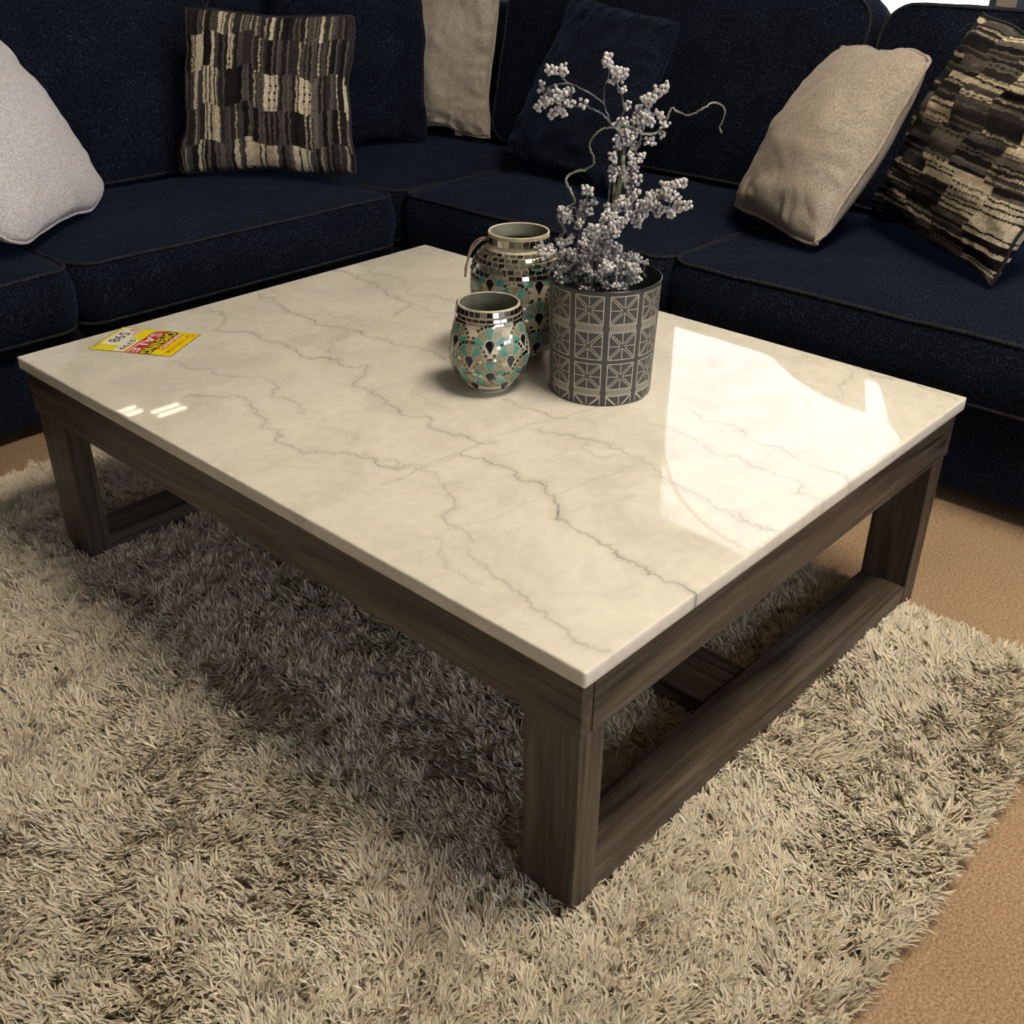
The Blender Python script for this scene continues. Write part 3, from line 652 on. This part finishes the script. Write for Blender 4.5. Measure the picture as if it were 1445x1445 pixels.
def vase(name, cen, prof, z_tiles0, z_tiles1, nf, row_h, fr, bands, wall, label, rot=0.0, inner_depth=.0, seed=1):
    rr = random.Random(seed); root = empty(name, cen); tag(root, label, 'vase', 'mosaic vases')
    P, s = resample(prof, 120); mb = MB()
    lathe(mb, [(r, z) for r, z in P], cen, 96, 0)
    # lip and inside
    r1, z1 = P[-1]; ins = [(r1, z1), (r1 - .0008, z1 + .0012), (r1 - wall * .7, z1 + .0012), (r1 - wall, z1)]
    lathe(mb, ins, cen, 96, 0)
    mb2 = MB(); inn = [(max(.004, r - wall), z) for r, z in P[::-1] if z > .008]; inn += [(0.0005, .008)]; lathe(mb2, inn, cen, 96, 0)
    R_ = lambda q: np.interp(q, s, P[:, 0]); Z_ = lambda q: np.interp(q, s, P[:, 1]); s_of_z = lambda z: float(np.interp(z, P[:, 1], s)) 
    def put(poly, th0, q0, mi, off=.0008, tilt=True):
        """poly: list of (a, b) in metres around (angle th0, arclength q0)"""
        V = []
        for a, b in poly:
            q = min(max(q0 + b, 0), s[-1]); r = R_(q); th = th0 + a / R_(q0)
            e = .002; tr = (R_(q + e) - R_(q - e)) / (2 * e); tz = (Z_(q + e) - Z_(q - e)) / (2 * e)
            nr, nzz = tz, -tr
            V.append((cen[0] + (r + nr * off) * math.cos(th), cen[1] + (r + nr * off) * math.sin(th), cen[2] + Z_(q) + nzz * off))
        return V
    def patch(grid, th0, q0, mi, off):
        V = []; m, n = len(grid), len(grid[0])
        for row in grid: V += put(row, th0, q0, mi, off)
        F = [[i * n + j, i * n + j + 1, (i + 1) * n + j + 1, (i + 1) * n + j] for i in range(m - 1) for j in range(n - 1)]
        mb.add(V, F, mi, False)
    def fan(th0, q0, off, flip=0):
        k = 5; g_ = .0009
        for i in range(k):
            a0_, a1_ = PI * (i / k), PI * ((i + 1) / k); r0, r1_ = fr * .36, fr
            a0_ = -0.12 + (PI + .24) * i / k; a1_ = -0.12 + (PI + .24) * (i + 1) / k
            grid = []
            for t in (0, .33, .66, 1):
                r = r0 + (r1_ - r0) * t; da = g_ / r * .9
                grid.append([(r * math.cos(a0_ + da + (a1_ - a0_ - 2 * da) * w), r * math.sin(a0_ + da + (a1_ - a0_ - 2 * da) * w)) for w in (0, .33, .66, 1)])
            patch(grid, th0, q0, 1 + (i + flip) % 2, off)
        # black drop
        pts = []
        for t in np.linspace(0, 1, 9): a = -0.15 + (PI + .3) * t; pts.append((fr * .28 * math.cos(a), fr * .28 * math.sin(a)))
        pts.append((-fr * .15, -fr * .24)); pts.append((0, -fr * .54)); pts.append((fr * .15, -fr * .24))
        V = put(pts, th0, q0, 3, off + .0002); mb.add(V, [list(range(len(V)))], 3, False)
        # ring of little mirrors
        nn = 13
        for i in range(nn):
            a = PI * (0.03 + .94 * i / (nn - 1)); r = fr + .0042; c_, s_ = math.cos(a), math.sin(a); h = .0025 + .0003 * rr.random()
            sq = [(r * c_ + (-h * c_ + h * s_), r * s_ + (-h * s_ - h * c_)), (r * c_ + (h * c_ + h * s_), r * s_ + (h * s_ - h * c_)), (r * c_ + (h * c_ - h * s_), r * s_ + (h * s_ + h * c_)), (r * c_ + (-h * c_ - h * s_), r * s_ + (-h * s_ + h * c_))]
            if rr.random() < .9: V = put(sq, th0, q0, 5, off); mb.add(V, [[0, 1, 2, 3]], rr.choice([5, 5, 4, 6]), False)
    q0, q1 = s_of_z(z_tiles0), s_of_z(z_tiles1)
    row = 0; q = q1
    rows = []
    while q > q0 - fr * .3: rows.append(q); q -= row_h
    for i, q in enumerate(rows):
        for j in range(nf): fan(rot + 2 * PI * (j + (i % 2) * .5) / nf, q, .0006 + .00012 * i, i % 2)
    # fill small mirrors above the top row
    for (zz, hh, n_, kind) in bands:
        q = s_of_z(zz)
        for j in range(n_):
            th = rot + 2 * PI * j / n_; w = 2 * PI * R_(q) / n_ * .43; h = hh / 2
            mi = rr.choices([5, 4, 6], [5, 2, 2] if kind == 'd' else [1, 1, 4])[0]
            V = put([(-w, -h), (w, -h), (w, h), (-w, h)], th, q, mi, .0028 if kind != 'x' else .0009); 
            # slight random facing
            mb.add(V, [[0, 1, 2, 3]], mi, False)
    mb.build('vase_body', VM, root); mb2.build('inner_wall', [GLS], root)
    # clear foot
    r0 = P[0][0]; mf = MB(); lathe(mf, [(0.0005, .0005), (r0 * .96, .0005), (r0 * 1.0, .004), (P[5][0] + .0006, P[5][1]), (P[10][0] + .0008, P[10][1])], cen, 64, 0); f = mf.build('vase_foot', [GLS], root)
    return root
d2 = np.array([.738, .675])
c1 = np.array([0.512, 0.650]) + d2 * .037; c2 = np.array([0.659, 0.712]) + d2 * .055
vase('mosaic_vase', (c1[0], c1[1], H + .0003), [(.036, 0), (.040, .006), (.052, .020), (.066, .040), (.0735, .064), (.0735, .085), (.068, .112), (.060, .140), (.0565, .163)], .016, .106, 6, .0295, .029,
     [(.157, .009, 34, 'd'), (.146, .0055, 30, 'd'), (.139, .004, 22, 'd')], .004, 'short rounded vase of teal, olive and mirror mosaic, the smaller of two', rot=math.atan2(-.675, -.738) + .05, seed=5)
vase('mosaic_vase', (c2[0], c2[1], H + .0003), [(.050, 0), (.056, .006), (.070, .022), (.086, .048), (.0925, .085), (.0935, .125), (.0925, .165), (.086, .190), (.074, .207), (.063, .217), (.0585, .222), (.0585, .240), (.0585, .246)], .018, .166, 6, .0305, .031,
     [(.234, .013, 30, 'd'), (.214, .006, 32, 'b'), (.207, .007, 36, 'd'), (.199, .007, 38, 'd'), (.190, .007, 42, 'b'), (.180, .007, 44, 'd')], .004, 'tall mosaic vase with narrow neck, standing behind the small one', rot=math.atan2(-.675, -.738) + .43, seed=9)
# twine bow at the neck of the tall vase
TW = simple('brown_cord', (0.30, 0.22, 0.17), .8); mb = MB()
side = np.array([-.675, .738, 0]) * -1 * -1
n0 = np.array([c2[0], c2[1], H + .222]) + np.array([-.66, .66, 0]) * .064
for k, (dx, dz) in enumerate(((.0, 0), (.006, -.003))):
    pts = spline([n0 + np.array([0.012, -.012, .004]), n0 + np.array([-.006, .006, .008 - dz]), n0 + np.array([-.020, .020, -.010]) + dx, n0 + np.array([-.027, .028, -.034]), n0 + np.array([-.031, .031, -.052 + dz * 4])], 6)
    mb.add(*tube(pts, .0022, 6))
o = mb.build('cord_tie', [TW]); tag(o, 'brown cord tied at the neck of the tall mosaic vase', 'cord')

# ------------------------------------------------------------------ patterned pot
PC = np.array([0.61, 0.463]) + d2 * .094 + np.array([.002, -.002]); PH = .213
pot = empty('patterned_pot', (PC[0], PC[1], H)); tag(pot, 'charcoal metal pot with white crossed-square line pattern holding berry branches', 'pot')
POTM = simple('charcoal_metal', (0.050, 0.054, 0.056), .42, .0); LINE = simple('cream_line', (0.60, 0.57, 0.47), .6); RIMM = simple('dark_rim', (0.06, 0.065, 0.068), .25, .8)
rb, rt = .0935, .1000
pr = lambda z: rb + (rt - rb) * z / PH
mb = MB(); lathe(mb, [(.0005, .001), (rb - .002, .001), (rb, .003)] + [(pr(z), z) for z in np.linspace(.006, PH, 24)], (PC[0], PC[1], H), 128, 0)
lathe(mb, [(pr(PH), PH), (pr(PH) - .0015, PH)] + [(pr(z) - .0015, z) for z in np.linspace(PH - .002, .006, 10)] + [(.0005, .004)], (PC[0], PC[1], H), 128, 0)
def pstrip(th_a, z_a, th_b, z_b, w):
    n = 5; V = []; rm = .097
    dx, dz = (th_b - th_a) * rm, z_b - z_a; L = math.hypot(dx, dz); nx, nz = -dz / L * w / 2, dx / L * w / 2
    for i in range(n):
        t = i / (n - 1)
        for s_ in (-1, 1):
            th = th_a + (th_b - th_a) * t + s_ * nx / rm; z = z_a + (z_b - z_a) * t + s_ * nz; r = pr(z) + .00035
            V.append((PC[0] + r * math.cos(th), PC[1] + r * math.sin(th), H + z))
    mb.add(V, [[2 * i, 2 * i + 1, 2 * i + 3, 2 * i + 2] for i in range(n - 1)], 1, True)
npan = 10; th_off = math.atan2(-.675, -.738) - .02
bandsv = []; z = PH - .006
def sq_(th0, th1, z0, z1, clip=None):
    lw = .0014; zc = (z0 + z1) / 2; tc = (th0 + th1) / 2
    z0c = z0 if clip is None else clip
    for a in ((th0, z1, th1, z1), (th0, z0c, th0, z1), (th1, z0c, th1, z1)) + (((th0, z0, th1, z0),) if clip is None else ()): pstrip(*a, lw)
    dt = .0022 / .097; ht = (th1 - th0) / 2; hz = (z1 - z0) / 2
    for sx in (-1, 1):
        for sz in ((-1, 1) if clip is None else (1,)):
            for o_ in (-1, 1):
                t0 = .14; ax, az = tc + sx * ht * t0, zc + sz * hz * t0; bx_, bz = tc + sx * ht * .97, zc + sz * hz * .97
                pstrip(ax + o_ * dt * .7 , az - o_ * sx * sz * .0014, bx_ + (o_ * dt * .7 if o_ * sx < 0 else 0), bz - (o_ * sx * sz * .0030 if o_ * sx > 0 else 0), .0011)
    for (a, b_, c_, d_) in ((tc, zc + hz * .12, tc, z1),) + (((tc, z0, tc, zc - hz * .12),) if clip is None else ()) + ((th0, zc, tc - ht * .12, zc), (tc + ht * .12, zc, th1, zc)): pstrip(a, b_, c_, d_, .0011)
for j in range(npan):
    t0 = th_off + 2 * PI * (j + .5) / npan - .405 * 2 * PI / npan; t1 = t0 + .81 * 2 * PI / npan
    z = PH - .0075
    sq_(t0, t1, z - .050, z); z -= .0525
    pstrip(t0 - .02, z, t1 + .02, z, .0011); pstrip(t0 - .02, z - .0105, t1 + .02, z - .0105, .0011)
    for k in range(16): a = t0 + (t1 - t0) * (k + .5) / 16; pstrip(a, z - .0095, a, z - .001, .0013)
    z -= .0130; sq_(t0, t1, z - .050, z); z -= .0585
    sq_(t0, t1, z - .048, z); z -= .0505
    pstrip(t0 - .02, z, t1 + .02, z, .0011); pstrip(t0 - .02, z - .0095, t1 + .02, z - .0095, .0011)
    for k in range(16): a = t0 + (t1 - t0) * (k + .5) / 16; pstrip(a, z - .0088, a, z - .001, .0013)
    z -= .0115
    # partly cut square at the foot
    lw = .0012; tc = (t0 + t1) / 2
    pstrip(t0, z, t1, z, lw); pstrip(t0, .001, t0, z, lw); pstrip(t1, .001, t1, z, lw); pstrip(tc, .001, tc, z, lw)
    for sx, e_ in ((1, t0), (-1, t1)): pstrip(e_, z - .001, e_ + sx * z / .097 * .95, .0015, lw); pstrip(e_ + sx * .02, z - .001, e_ + sx * (.02 + z / .097 * .95), .0015, lw)
mb.build('pot_body', [POTM, LINE], pot)
V, F = tube([(PC[0] + pr(PH) * math.cos(a), PC[1] + pr(PH) * math.sin(a), H + PH) for a in np.linspace(0, 2 * PI, 96, endpoint=False)], .0018, 8, closed=True)
mb = MB(); mb.add(V, F); mb.build('rim', [RIMM], pot)
# foam / filler the stems stand in
mb = MB(); lathe(mb, [(.0005, .150), (.05, .150), (pr(.145) - .003, .145), (pr(.12) - .004, .12)], (PC[0], PC[1], H), 48, 0)
mb.build('filler', [simple('dark_filler', (0.03, 0.028, 0.03), .95)], pot)

# ------------------------------------------------------------------ berry branches
BERRY = noisy('frosted_berry', (0.38, 0.37, 0.39), (0.68, 0.66, 0.65), 90, .6); TWIG = noisy('silvery_twig', (0.05, 0.048, 0.055), (0.25, 0.25, 0.27), 70, .5)
GREEN = noisy('green_stem', (0.15, 0.17, 0.07), (0.30, 0.32, 0.16), 60, .6); BARK = noisy('lichen_twig', (0.10, 0.10, 0.06), (0.30, 0.31, 0.26), 50, .5)
bm = bmesh.new(); bmesh.ops.create_icosphere(bm, subdivisions=2, radius=1.0); bm.verts.ensure_lookup_table()
ICV = np.array([v.co[:] for v in bm.verts]); ICF = [[v.index for v in f.verts] for f in bm.faces]; bm.free()
CL = []
for q in range(8):
    rr = random.Random(100 + q); mb = MB(); pts = []
    nb = rr.choice([5, 6, 7, 8])
    for k in range(nb):
        for tr_ in range(40):
            v = Vector((rr.gauss(0, 1), rr.gauss(0, 1), rr.gauss(0, 1))).normalized() * rr.uniform(.0042, .0085)
            if all((v - p).length > .0066 for p in pts): break
        pts.append(v); mb.add(ICV * rr.uniform(.0031, .0041) + np.array(v), ICF, 0, True)
    me = bpy.data.meshes.new('berry_cluster'); me.from_pydata(mb.v, [], mb.f); me.polygons.foreach_set('use_smooth', [True] * len(mb.f)); me.update(); me.materials.append(BERRY); CL.append(me)
fwd = np.array([.738, .675, 0.0]); right = np.array([.675, -.738, 0.0])
def X3(X, Y, dep=0.0):
    """zoom coordinates of the branch picture -> point on the upright plane through the pot, moved back by dep"""
    u, v = 730 + X / 4.013, 60 + Y / 4.013; d = ray(u, v); P0 = np.array([PC[0], PC[1], 0]) + fwd * dep
    t = ((P0 - CC) @ fwd) / (d @ fwd); return CC + d * t
def spray(label, stems, clusters, base, dep0=0.0, dep1=0.0, grp=None, thick=.0016, seed=1, name='berry_spray', green=None):
    rr = random.Random(seed); root = empty(name, tuple(base)); tag(root, label, 'branch', grp); mb = MB()
    def depf(Y): t = min(1, max(0, (1150 - Y) / 1000)); return dep0 + (dep1 - dep0) * t
    for st in stems:
        P = [X3(x, y, depf(y)) for x, y in st]; P = spline(P, 5)
        P = P + np.array([[rr.gauss(0, .0006) for _ in range(3)] for _ in P]); mb.add(*tube(P, np.linspace(thick, thick * .6, len(P)), 6))
    allp = np.array([X3(x, y, depf(y)) for st in stems for x, y in spline(st, 6)])
    cl = []
    for (x, y) in clusters:
        p = X3(x, y, depf(y) + rr.uniform(-.012, .012)); cl.append(p)
        j = np.argmin(np.linalg.norm(allp - p, axis=1)); a = allp[j]
        if np.linalg.norm(a - p) > .004: mb.add(*tube(spline([a, (a + p) / 2 + np.array([0, 0, .003]), p], 3), .0007, 5))
    st = mb.build('stem', [TWIG], root)
    if green:
        mg = MB(); mg.add(*tube(spline([X3(x, y, depf(y)) for x, y in green], 5), .0035, 8)); mg.build('green_stem', [GREEN], root)
    for p in cl: put_cluster(root, p, rr)
    return root
def put_cluster(root, p, rr, s=None):
    o = bpy.data.objects.new('berry_cluster', rr.choice(CL)); COL.objects.link(o); o.parent = root
    o.matrix_parent_inverse = Matrix.Translation(-Vector(root.location)); o.location = p; o.rotation_euler = [rr.uniform(0, 6.28) for _ in range(3)]
    k = s or rr.uniform(.78, 1.02); o.scale = (k, k, k)
pb = np.array([PC[0], PC[1], H + .152])
spray('tall berry spray whose top arches to the left above the pot', [[(450, 1380), (500, 1150), (520, 1000), (545, 880), (575, 770), (600, 640), (585, 520), (545, 480), (525, 450), (495, 350), (492, 315), (500, 240), (520, 180), (510, 110)], [(525, 450), (480, 405), (430, 378), (400, 365), (370, 350), (330, 362), (260, 360)], [(495, 350), (430, 300), (350, 255), (290, 230), (250, 195), (215, 165)], [(290, 230), (230, 235), (170, 260), (150, 320)], [(300, 235), (310, 290), (270, 350), (220, 395)], [(545, 480), (600, 400), (595, 320), (565, 220), (545, 170)]],
      [(190, 165), (180, 150), (260, 140), (265, 165), (235, 160), (135, 248), (125, 350), (110, 370), (150, 320), (200, 300), (220, 260), (270, 330), (300, 345), (200, 400), (260, 405), (240, 370), (180, 280), (290, 275), (370, 350), (160, 345), (230, 330), (255, 300), (185, 330), (510, 85), (515, 118), (505, 105), (550, 160), (565, 160), (605, 165), (545, 212), (580, 205), (600, 265), (590, 270), (625, 355)], pb, 0, -.03, seed=2, green=[(470, 1380), (500, 1150), (545, 930), (590, 770), (600, 640)])
spray('tall berry spray leaning to the upper right above the pot', [[(470, 1380), (530, 1100), (570, 900), (600, 700), (620, 560), (680, 450), (720, 380), (770, 310), (840, 250)], [(640, 500), (700, 510), (780, 510), (825, 465)], [(620, 560), (600, 500), (590, 440)], [(690, 600), (700, 540), (720, 420), (790, 400)]],
      [(845, 245), (835, 262), (820, 275), (790, 290), (795, 270), (770, 320), (760, 310), (740, 350), (720, 320), (690, 370), (670, 410), (665, 440), (720, 400), (700, 440), (740, 420), (790, 400), (810, 410), (760, 455), (700, 480), (735, 405), (745, 445), (820, 470), (845, 460), (820, 525), (735, 555), (760, 560), (590, 440), (605, 445), (570, 465), (640, 480), (600, 510), (560, 540), (570, 580), (620, 560), (660, 575), (640, 520), (600, 470), (620, 500), (680, 500), (585, 555), (640, 545), (660, 520), (700, 420), (650, 590)], pb, .01, .04, seed=3)
spray('berry spray crowding the middle of the stems above the pot', [[(440, 1380), (500, 1100), (510, 930), (525, 800), (540, 700), (550, 620)], [(520, 1100), (600, 900), (650, 800), (650, 700), (670, 620), (690, 560)], [(600, 900), (640, 850)]],
      [(705, 645), (690, 655), (640, 640), (545, 660), (540, 640), (650, 690), (670, 720), (660, 670), (530, 720), (580, 720), (570, 730), (600, 750), (640, 770), (680, 780), (660, 760), (535, 770), (650, 830), (640, 860), (600, 880), (655, 880), (620, 920), (580, 910), (515, 930), (610, 720), (610, 765), (590, 890), (640, 900), (560, 940), (590, 935), (625, 940), (670, 860), (630, 800)], pb, -.02, -.01, seed=4)
spray('berry spray reaching out to the right above the pot', [[(430, 1380), (440, 1200), (480, 1080), (560, 1030), (640, 990), (700, 940), (780, 890), (850, 850), (940, 800)], [(780, 890), (860, 870), (920, 910), (980, 920)], [(700, 940), (690, 1000), (680, 1030)], [(780, 900), (800, 970)], [(860, 880), (870, 970)]],
      [(940, 795), (925, 805), (900, 800), (870, 810), (830, 805), (850, 850), (870, 880), (910, 890), (940, 920), (975, 920), (960, 930), (900, 935), (870, 965), (800, 970), (840, 950), (780, 920), (760, 860), (740, 880), (720, 920), (750, 930), (690, 950), (700, 990), (680, 1030), (650, 980), (600, 1010), (560, 1000), (830, 870), (800, 850), (820, 940), (845, 830), (890, 860), (770, 890), (730, 900), (690, 920), (720, 960), (640, 1000), (615, 985), (710, 975), (580, 1020), (925, 940)], pb, -.02, -.10, seed=5)
spray('short upright berry spray on the left side of the pot', [[(370, 1380), (340, 1180), (360, 1060), (385, 960), (395, 880), (400, 845)], [(360, 1050), (330, 940), (300, 945), (260, 940)], [(380, 1000), (440, 900), (420, 870), (400, 850)]],
      [(395, 835), (385, 830), (410, 845), (380, 910), (425, 910), (410, 960), (355, 970), (350, 1020), (270, 950), (265, 985), (300, 990), (345, 1035), (360, 995), (290, 960), (250, 940), (375, 925), (280, 1000)], pb, .0, -.02, seed=6)
spray('thick berry spray leaning over the front of the heap in the pot', [[(420, 1380), (430, 1200), (470, 1080), (510, 1010), (530, 960)], [(440, 1180), (520, 1100), (560, 1060)]],
      [(510, 980), (530, 1010), (490, 1010), (455, 1050), (520, 1050), (550, 1085), (430, 1060), (500, 1090), (520, 965), (545, 985), (540, 1040), (480, 1045), (500, 1060), (460, 1075), (570, 1060), (440, 1085), (415, 1045)], pb, -.04, -.10, seed=7)
# the heap of short sprays
rr = random.Random(55)
nsp = 11
for q in range(nsp):
    a = 2 * PI * q / nsp + rr.uniform(-.2, .2); out = .085 if q % 2 else .05
    # leave the back right rim of the pot bare, as in the photo
    dirv = np.array([math.cos(a), math.sin(a), 0]); bare = dirv @ (right * .8 + fwd * .5)
    if bare > .75: out *= .45
    root = empty('berry_spray', tuple(pb)); tag(root, 'short berry spray heaped in the mouth of the patterned pot', 'branch', 'short berry sprays heaped in the pot')
    top = pb + dirv * out * .55 + np.array([0, 0, .085 + .02 * rr.random()]); end = pb + dirv * out + np.array([0, 0, .065]) - right * .012
    P = spline([pb + dirv * .01, (pb + top) / 2 + dirv * .004, top, end], 5)
    mb = MB(); mb.add(*tube(P, .0014, 6)); cl = []
    for k in range(17):
        t = rr.uniform(.25, 1); p = P[int(t * (len(P) - 1))]; o_ = np.array([rr.gauss(0, .020), rr.gauss(0, .020), rr.gauss(0, .013)]); c_ = p + o_
        hr = np.linalg.norm(c_[:2] - PC)
        lim = .090
        if c_[2] < H + PH + .012 and hr > lim: c_[:2] = PC + (c_[:2] - PC) * lim / hr
        c_[2] = max(c_[2], H + .172); cl.append(c_); mb.add(*tube([p, (p + c_) / 2 + np.array([0, 0, .002]), c_], .0007, 5))
    mb.build('stem', [TWIG], root)
    for c_ in cl: put_cluster(root, c_, rr)
# spray spilling over the tall vase
root = spray('berry spray spilling left over the rim towards the tall vase', [[(400, 1380), (330, 1260), (260, 1200), (180, 1170), (120, 1150)], [(260, 1330), (200, 1290), (100, 1235)]],
      [(130, 1150), (150, 1165), (110, 1165), (130, 1190), (170, 1185), (150, 1210), (185, 1165), (250, 1140), (240, 1200), (300, 1120), (310, 1110), (310, 1180), (300, 1210), (230, 1320), (240, 1300), (275, 1280), (220, 1290), (285, 1260)], pb, .0, .02, seed=8)
def twig(label, pts, dep, r0, r1, seed):
    rr = random.Random(seed); P = spline([X3(x, y, dep + .01 * math.sin(i)) for i, (x, y) in enumerate(pts)], 8)
    P = P + np.array([[rr.gauss(0, .0007) for _ in range(3)] for _ in P]); root = empty('curly_twig', tuple(P[0])); tag(root, label, 'twig')
    mb = MB(); mb.add(*tube(P, np.linspace(r0, r1, len(P)) * np.array([rr.uniform(.8, 1.25) for _ in P]), 7)); mb.build('twig_stem', [BARK], root)
twig('curly grey-green twig winding up the left side of the branches', [(330, 1380), (250, 1120), (272, 1060), (235, 1010), (240, 960), (325, 900), (277, 790), (300, 745), (400, 710), (436, 670), (410, 590), (430, 530), (480, 490), (560, 485), (600, 520)], .0, .0026, .0013, 3)
twig('curly silvery twig arching out to the far right of the branches', [(460, 1380), (540, 900), (560, 600), (590, 480), (640, 480), (720, 522), (790, 510), (840, 440), (875, 370), (900, 390), (970, 410), (1040, 380), (1110, 340), (1160, 360), (1175, 400), (1150, 480), (1158, 512)], .03, .0020, .0012, 4)

# ------------------------------------------------------------------ sale card
A_, B_, C_, D_ = [onz(u, v, H + .001) for u, v in ((125, 492), (172, 462), (284, 471), (241, 503))]
ex = (A_ - B_) + (D_ - C_); ex[2] = 0; ex /= np.linalg.norm(ex); ey = np.cross([0, 0, 1], ex); cw, ch = .130, .181
cen = (A_ + B_ + C_ + D_) / 4; org = cen - ex * cw / 2 - ey * ch / 2
card = empty('sale_card', (cen[0], cen[1], H)); tag(card, 'yellow sale price card with red and black lettering lying on the marble', 'price card')
cm = Matrix(((ex[0], ey[0], 0, org[0]), (ex[1], ey[1], 0, org[1]), (0, 0, 1, H + .0004), (0, 0, 0, 1)))
def cpoly(name, pts, z, m, thick=.0001):
    mb = MB(); n = len(pts); V = [cm @ Vector((x, y, z)) for x, y in pts] + [cm @ Vector((x, y, z + thick)) for x, y in pts]
    mb.add([tuple(v) for v in V], [list(range(n))[::-1], [n + i for i in range(n)]] + [[i, (i + 1) % n, n + (i + 1) % n, n + i] for i in range(n)], 0, False); return mb.build(name, [m], card)
rc = lambda x0, y0, x1, y1: [(x0, y0), (x1, y0), (x1, y1), (x0, y1)]
cpoly('card_edge', rc(0, 0, cw, ch), 0, BLACKC, .0004); cpoly('card_face', rc(.0012, .0012, cw - .0012, ch - .0012), .0004, YELLOW, .0001)
def ctext(s, x0, y0, x1, y1, z, m, shear=0.0, rise=0.0, name='lettering'):
    cu = bpy.data.curves.new(name, 'FONT'); cu.body = s; cu.resolution_u = 3; cu.offset = 0.012; tmp = bpy.data.objects.new('tmp', cu); COL.objects.link(tmp); bpy.context.view_layer.update()
    me = bpy.data.meshes.new_from_object(tmp.evaluated_get(bpy.context.evaluated_depsgraph_get())); bpy.data.objects.remove(tmp)
    n = len(me.vertices); co = np.zeros(n * 3); me.vertices.foreach_get('co', co); co = co.reshape(-1, 3); lo, hi = co.min(0), co.max(0)
    t = (co - lo) / np.maximum(hi - lo, 1e-6); x = x0 + (x1 - x0) * t[:, 0]; y = y0 + (y1 - y0) * t[:, 1] + rise * t[:, 0]; x = x + shear * t[:, 1]
    W = np.c_[x, y, np.full(n, z), np.ones(n)] @ np.array(cm).T; me.vertices.foreach_set('co', W[:, :3].astype(np.float32).ravel()); me.update()
    return link(name, me, m, card)
Zp = .00056
cpoly('price_box', rc(.006, .008, .098, .052), .0005, WHITEC); cpoly('price_box', rc(.058, .052, .126, .074), .0005, WHITEC)
ctext('NOW', .008, .041, .040, .050, .0007, REDC); ctext('$', .004, .026, .018, .040, .0007, REDC)
ctext('598', .028, .014, .084, .038, .0007, BLACKC); ctext('$799', .062, .056, .118, .070, .0007, BLACKC)
ctext('compare at', .008, .003, .040, .007, .0007, BLACKC); ctext('savings', .09, .003, .120, .007, .0007, BLACKC)
cpoly('banner', rc(.010, .079, .128, .107), .0005, REDC); cpoly('banner', [(.002, .106), (.010, .112), (.010, .085)], .0005, REDC)
ctext('SALE', .016, .082, .126, .104, .0007, WHITEC)
cpoly('banner', rc(.004, .108, .128, .134), .0005, BLACKC); ctext('OPENING', .007, .110, .126, .132, .0007, YELLOW)
cpoly('banner', rc(.012, .1345, .100, .149), .0005, ORNG); ctext('GRAND', .016, .136, .096, .1475, .0007, WHITEC)
ctext('COURTS HOME', .034, .158, .118, .170, .0007, ORNG)
ring = []; 
mbr = MB(); V = []; 
for k in range(24):
    a = 2 * PI * k / 24
    for r in (.0055, .0100): V.append(tuple(cm @ Vector((.018 + r * math.cos(a), .165 + r * math.sin(a), .0007))))
mbr.add(V, [[2 * k, 2 * k + 1, (2 * k + 3) % 48, (2 * k + 2) % 48] for k in range(24)], 0, False); mbr.build('round_logo', [ORNG], card)

# cable hanging inside the window (mirrored in the marble)
pts = spline([(3.93, 2.57, 2.25), (3.92, 2.53, 2.43), (3.92, 2.42, 2.67), (3.92, 2.2, 2.82), (3.92, 1.9, 2.88), (3.92, 1.5, 2.95), (3.93, 1.2, 3.06), (3.93, 1.15, 3.195)], 8)
mb = MB(); mb.add(*tube(pts, .008, 6)); o = mb.build('hanging_cable', [simple('grey_cable', (.12, .12, .12), .5)]); tag(o, 'thin grey cable draped across the inside of the tall window', 'cable')

# ------------------------------------------------------------------ daylight
w = bpy.data.worlds.new('daylight'); SC.world = w; w.use_nodes = True; nt = w.node_tree; bg = nt.nodes['Background']
bg.inputs['Color'].default_value = (0.90, 0.93, 1.0, 1); bg.inputs['Strength'].default_value = 2.8
def portal(loc, rot, sx, sy, e, col):
    l = bpy.data.lights.new('window_daylight', 'AREA'); l.shape = 'RECTANGLE'; l.size = sx; l.size_y = sy; l.energy = e; l.color = col; l.cycles.is_portal = True
    o = bpy.data.objects.new('window_daylight', l); COL.objects.link(o); o.location = loc; o.rotation_euler = rot
for (a0_, a1_, z0, z1) in W_RIGHT: portal((RX1 + .10, (a0_ + a1_) / 2, (z0 + z1) / 2), (0, math.radians(90), 0), z1 - z0, a1_ - a0_, 1, (1, 1, 1))
for (a0_, a1_, z0, z1) in W_FRONT: portal(((a0_ + a1_) / 2, RY0 - .10, (z0 + z1) / 2), (math.radians(90), 0, 0), a1_ - a0_, z1 - z0, 1, (1, 1, 1))

SC.view_settings.view_transform = 'Standard'; SC.view_settings.look = 'None'; SC.view_settings.exposure = 0.14; SC.view_settings.gamma = 1.0
SC.cycles.use_denoising = True; SC.cycles.max_bounces = 8; SC.cycles.diffuse_bounces = 4; SC.cycles.glossy_bounces = 4; SC.cycles.transparent_max_bounces = 8
SC.cycles.caustics_reflective = False; SC.cycles.sample_clamp_indirect = 6.0
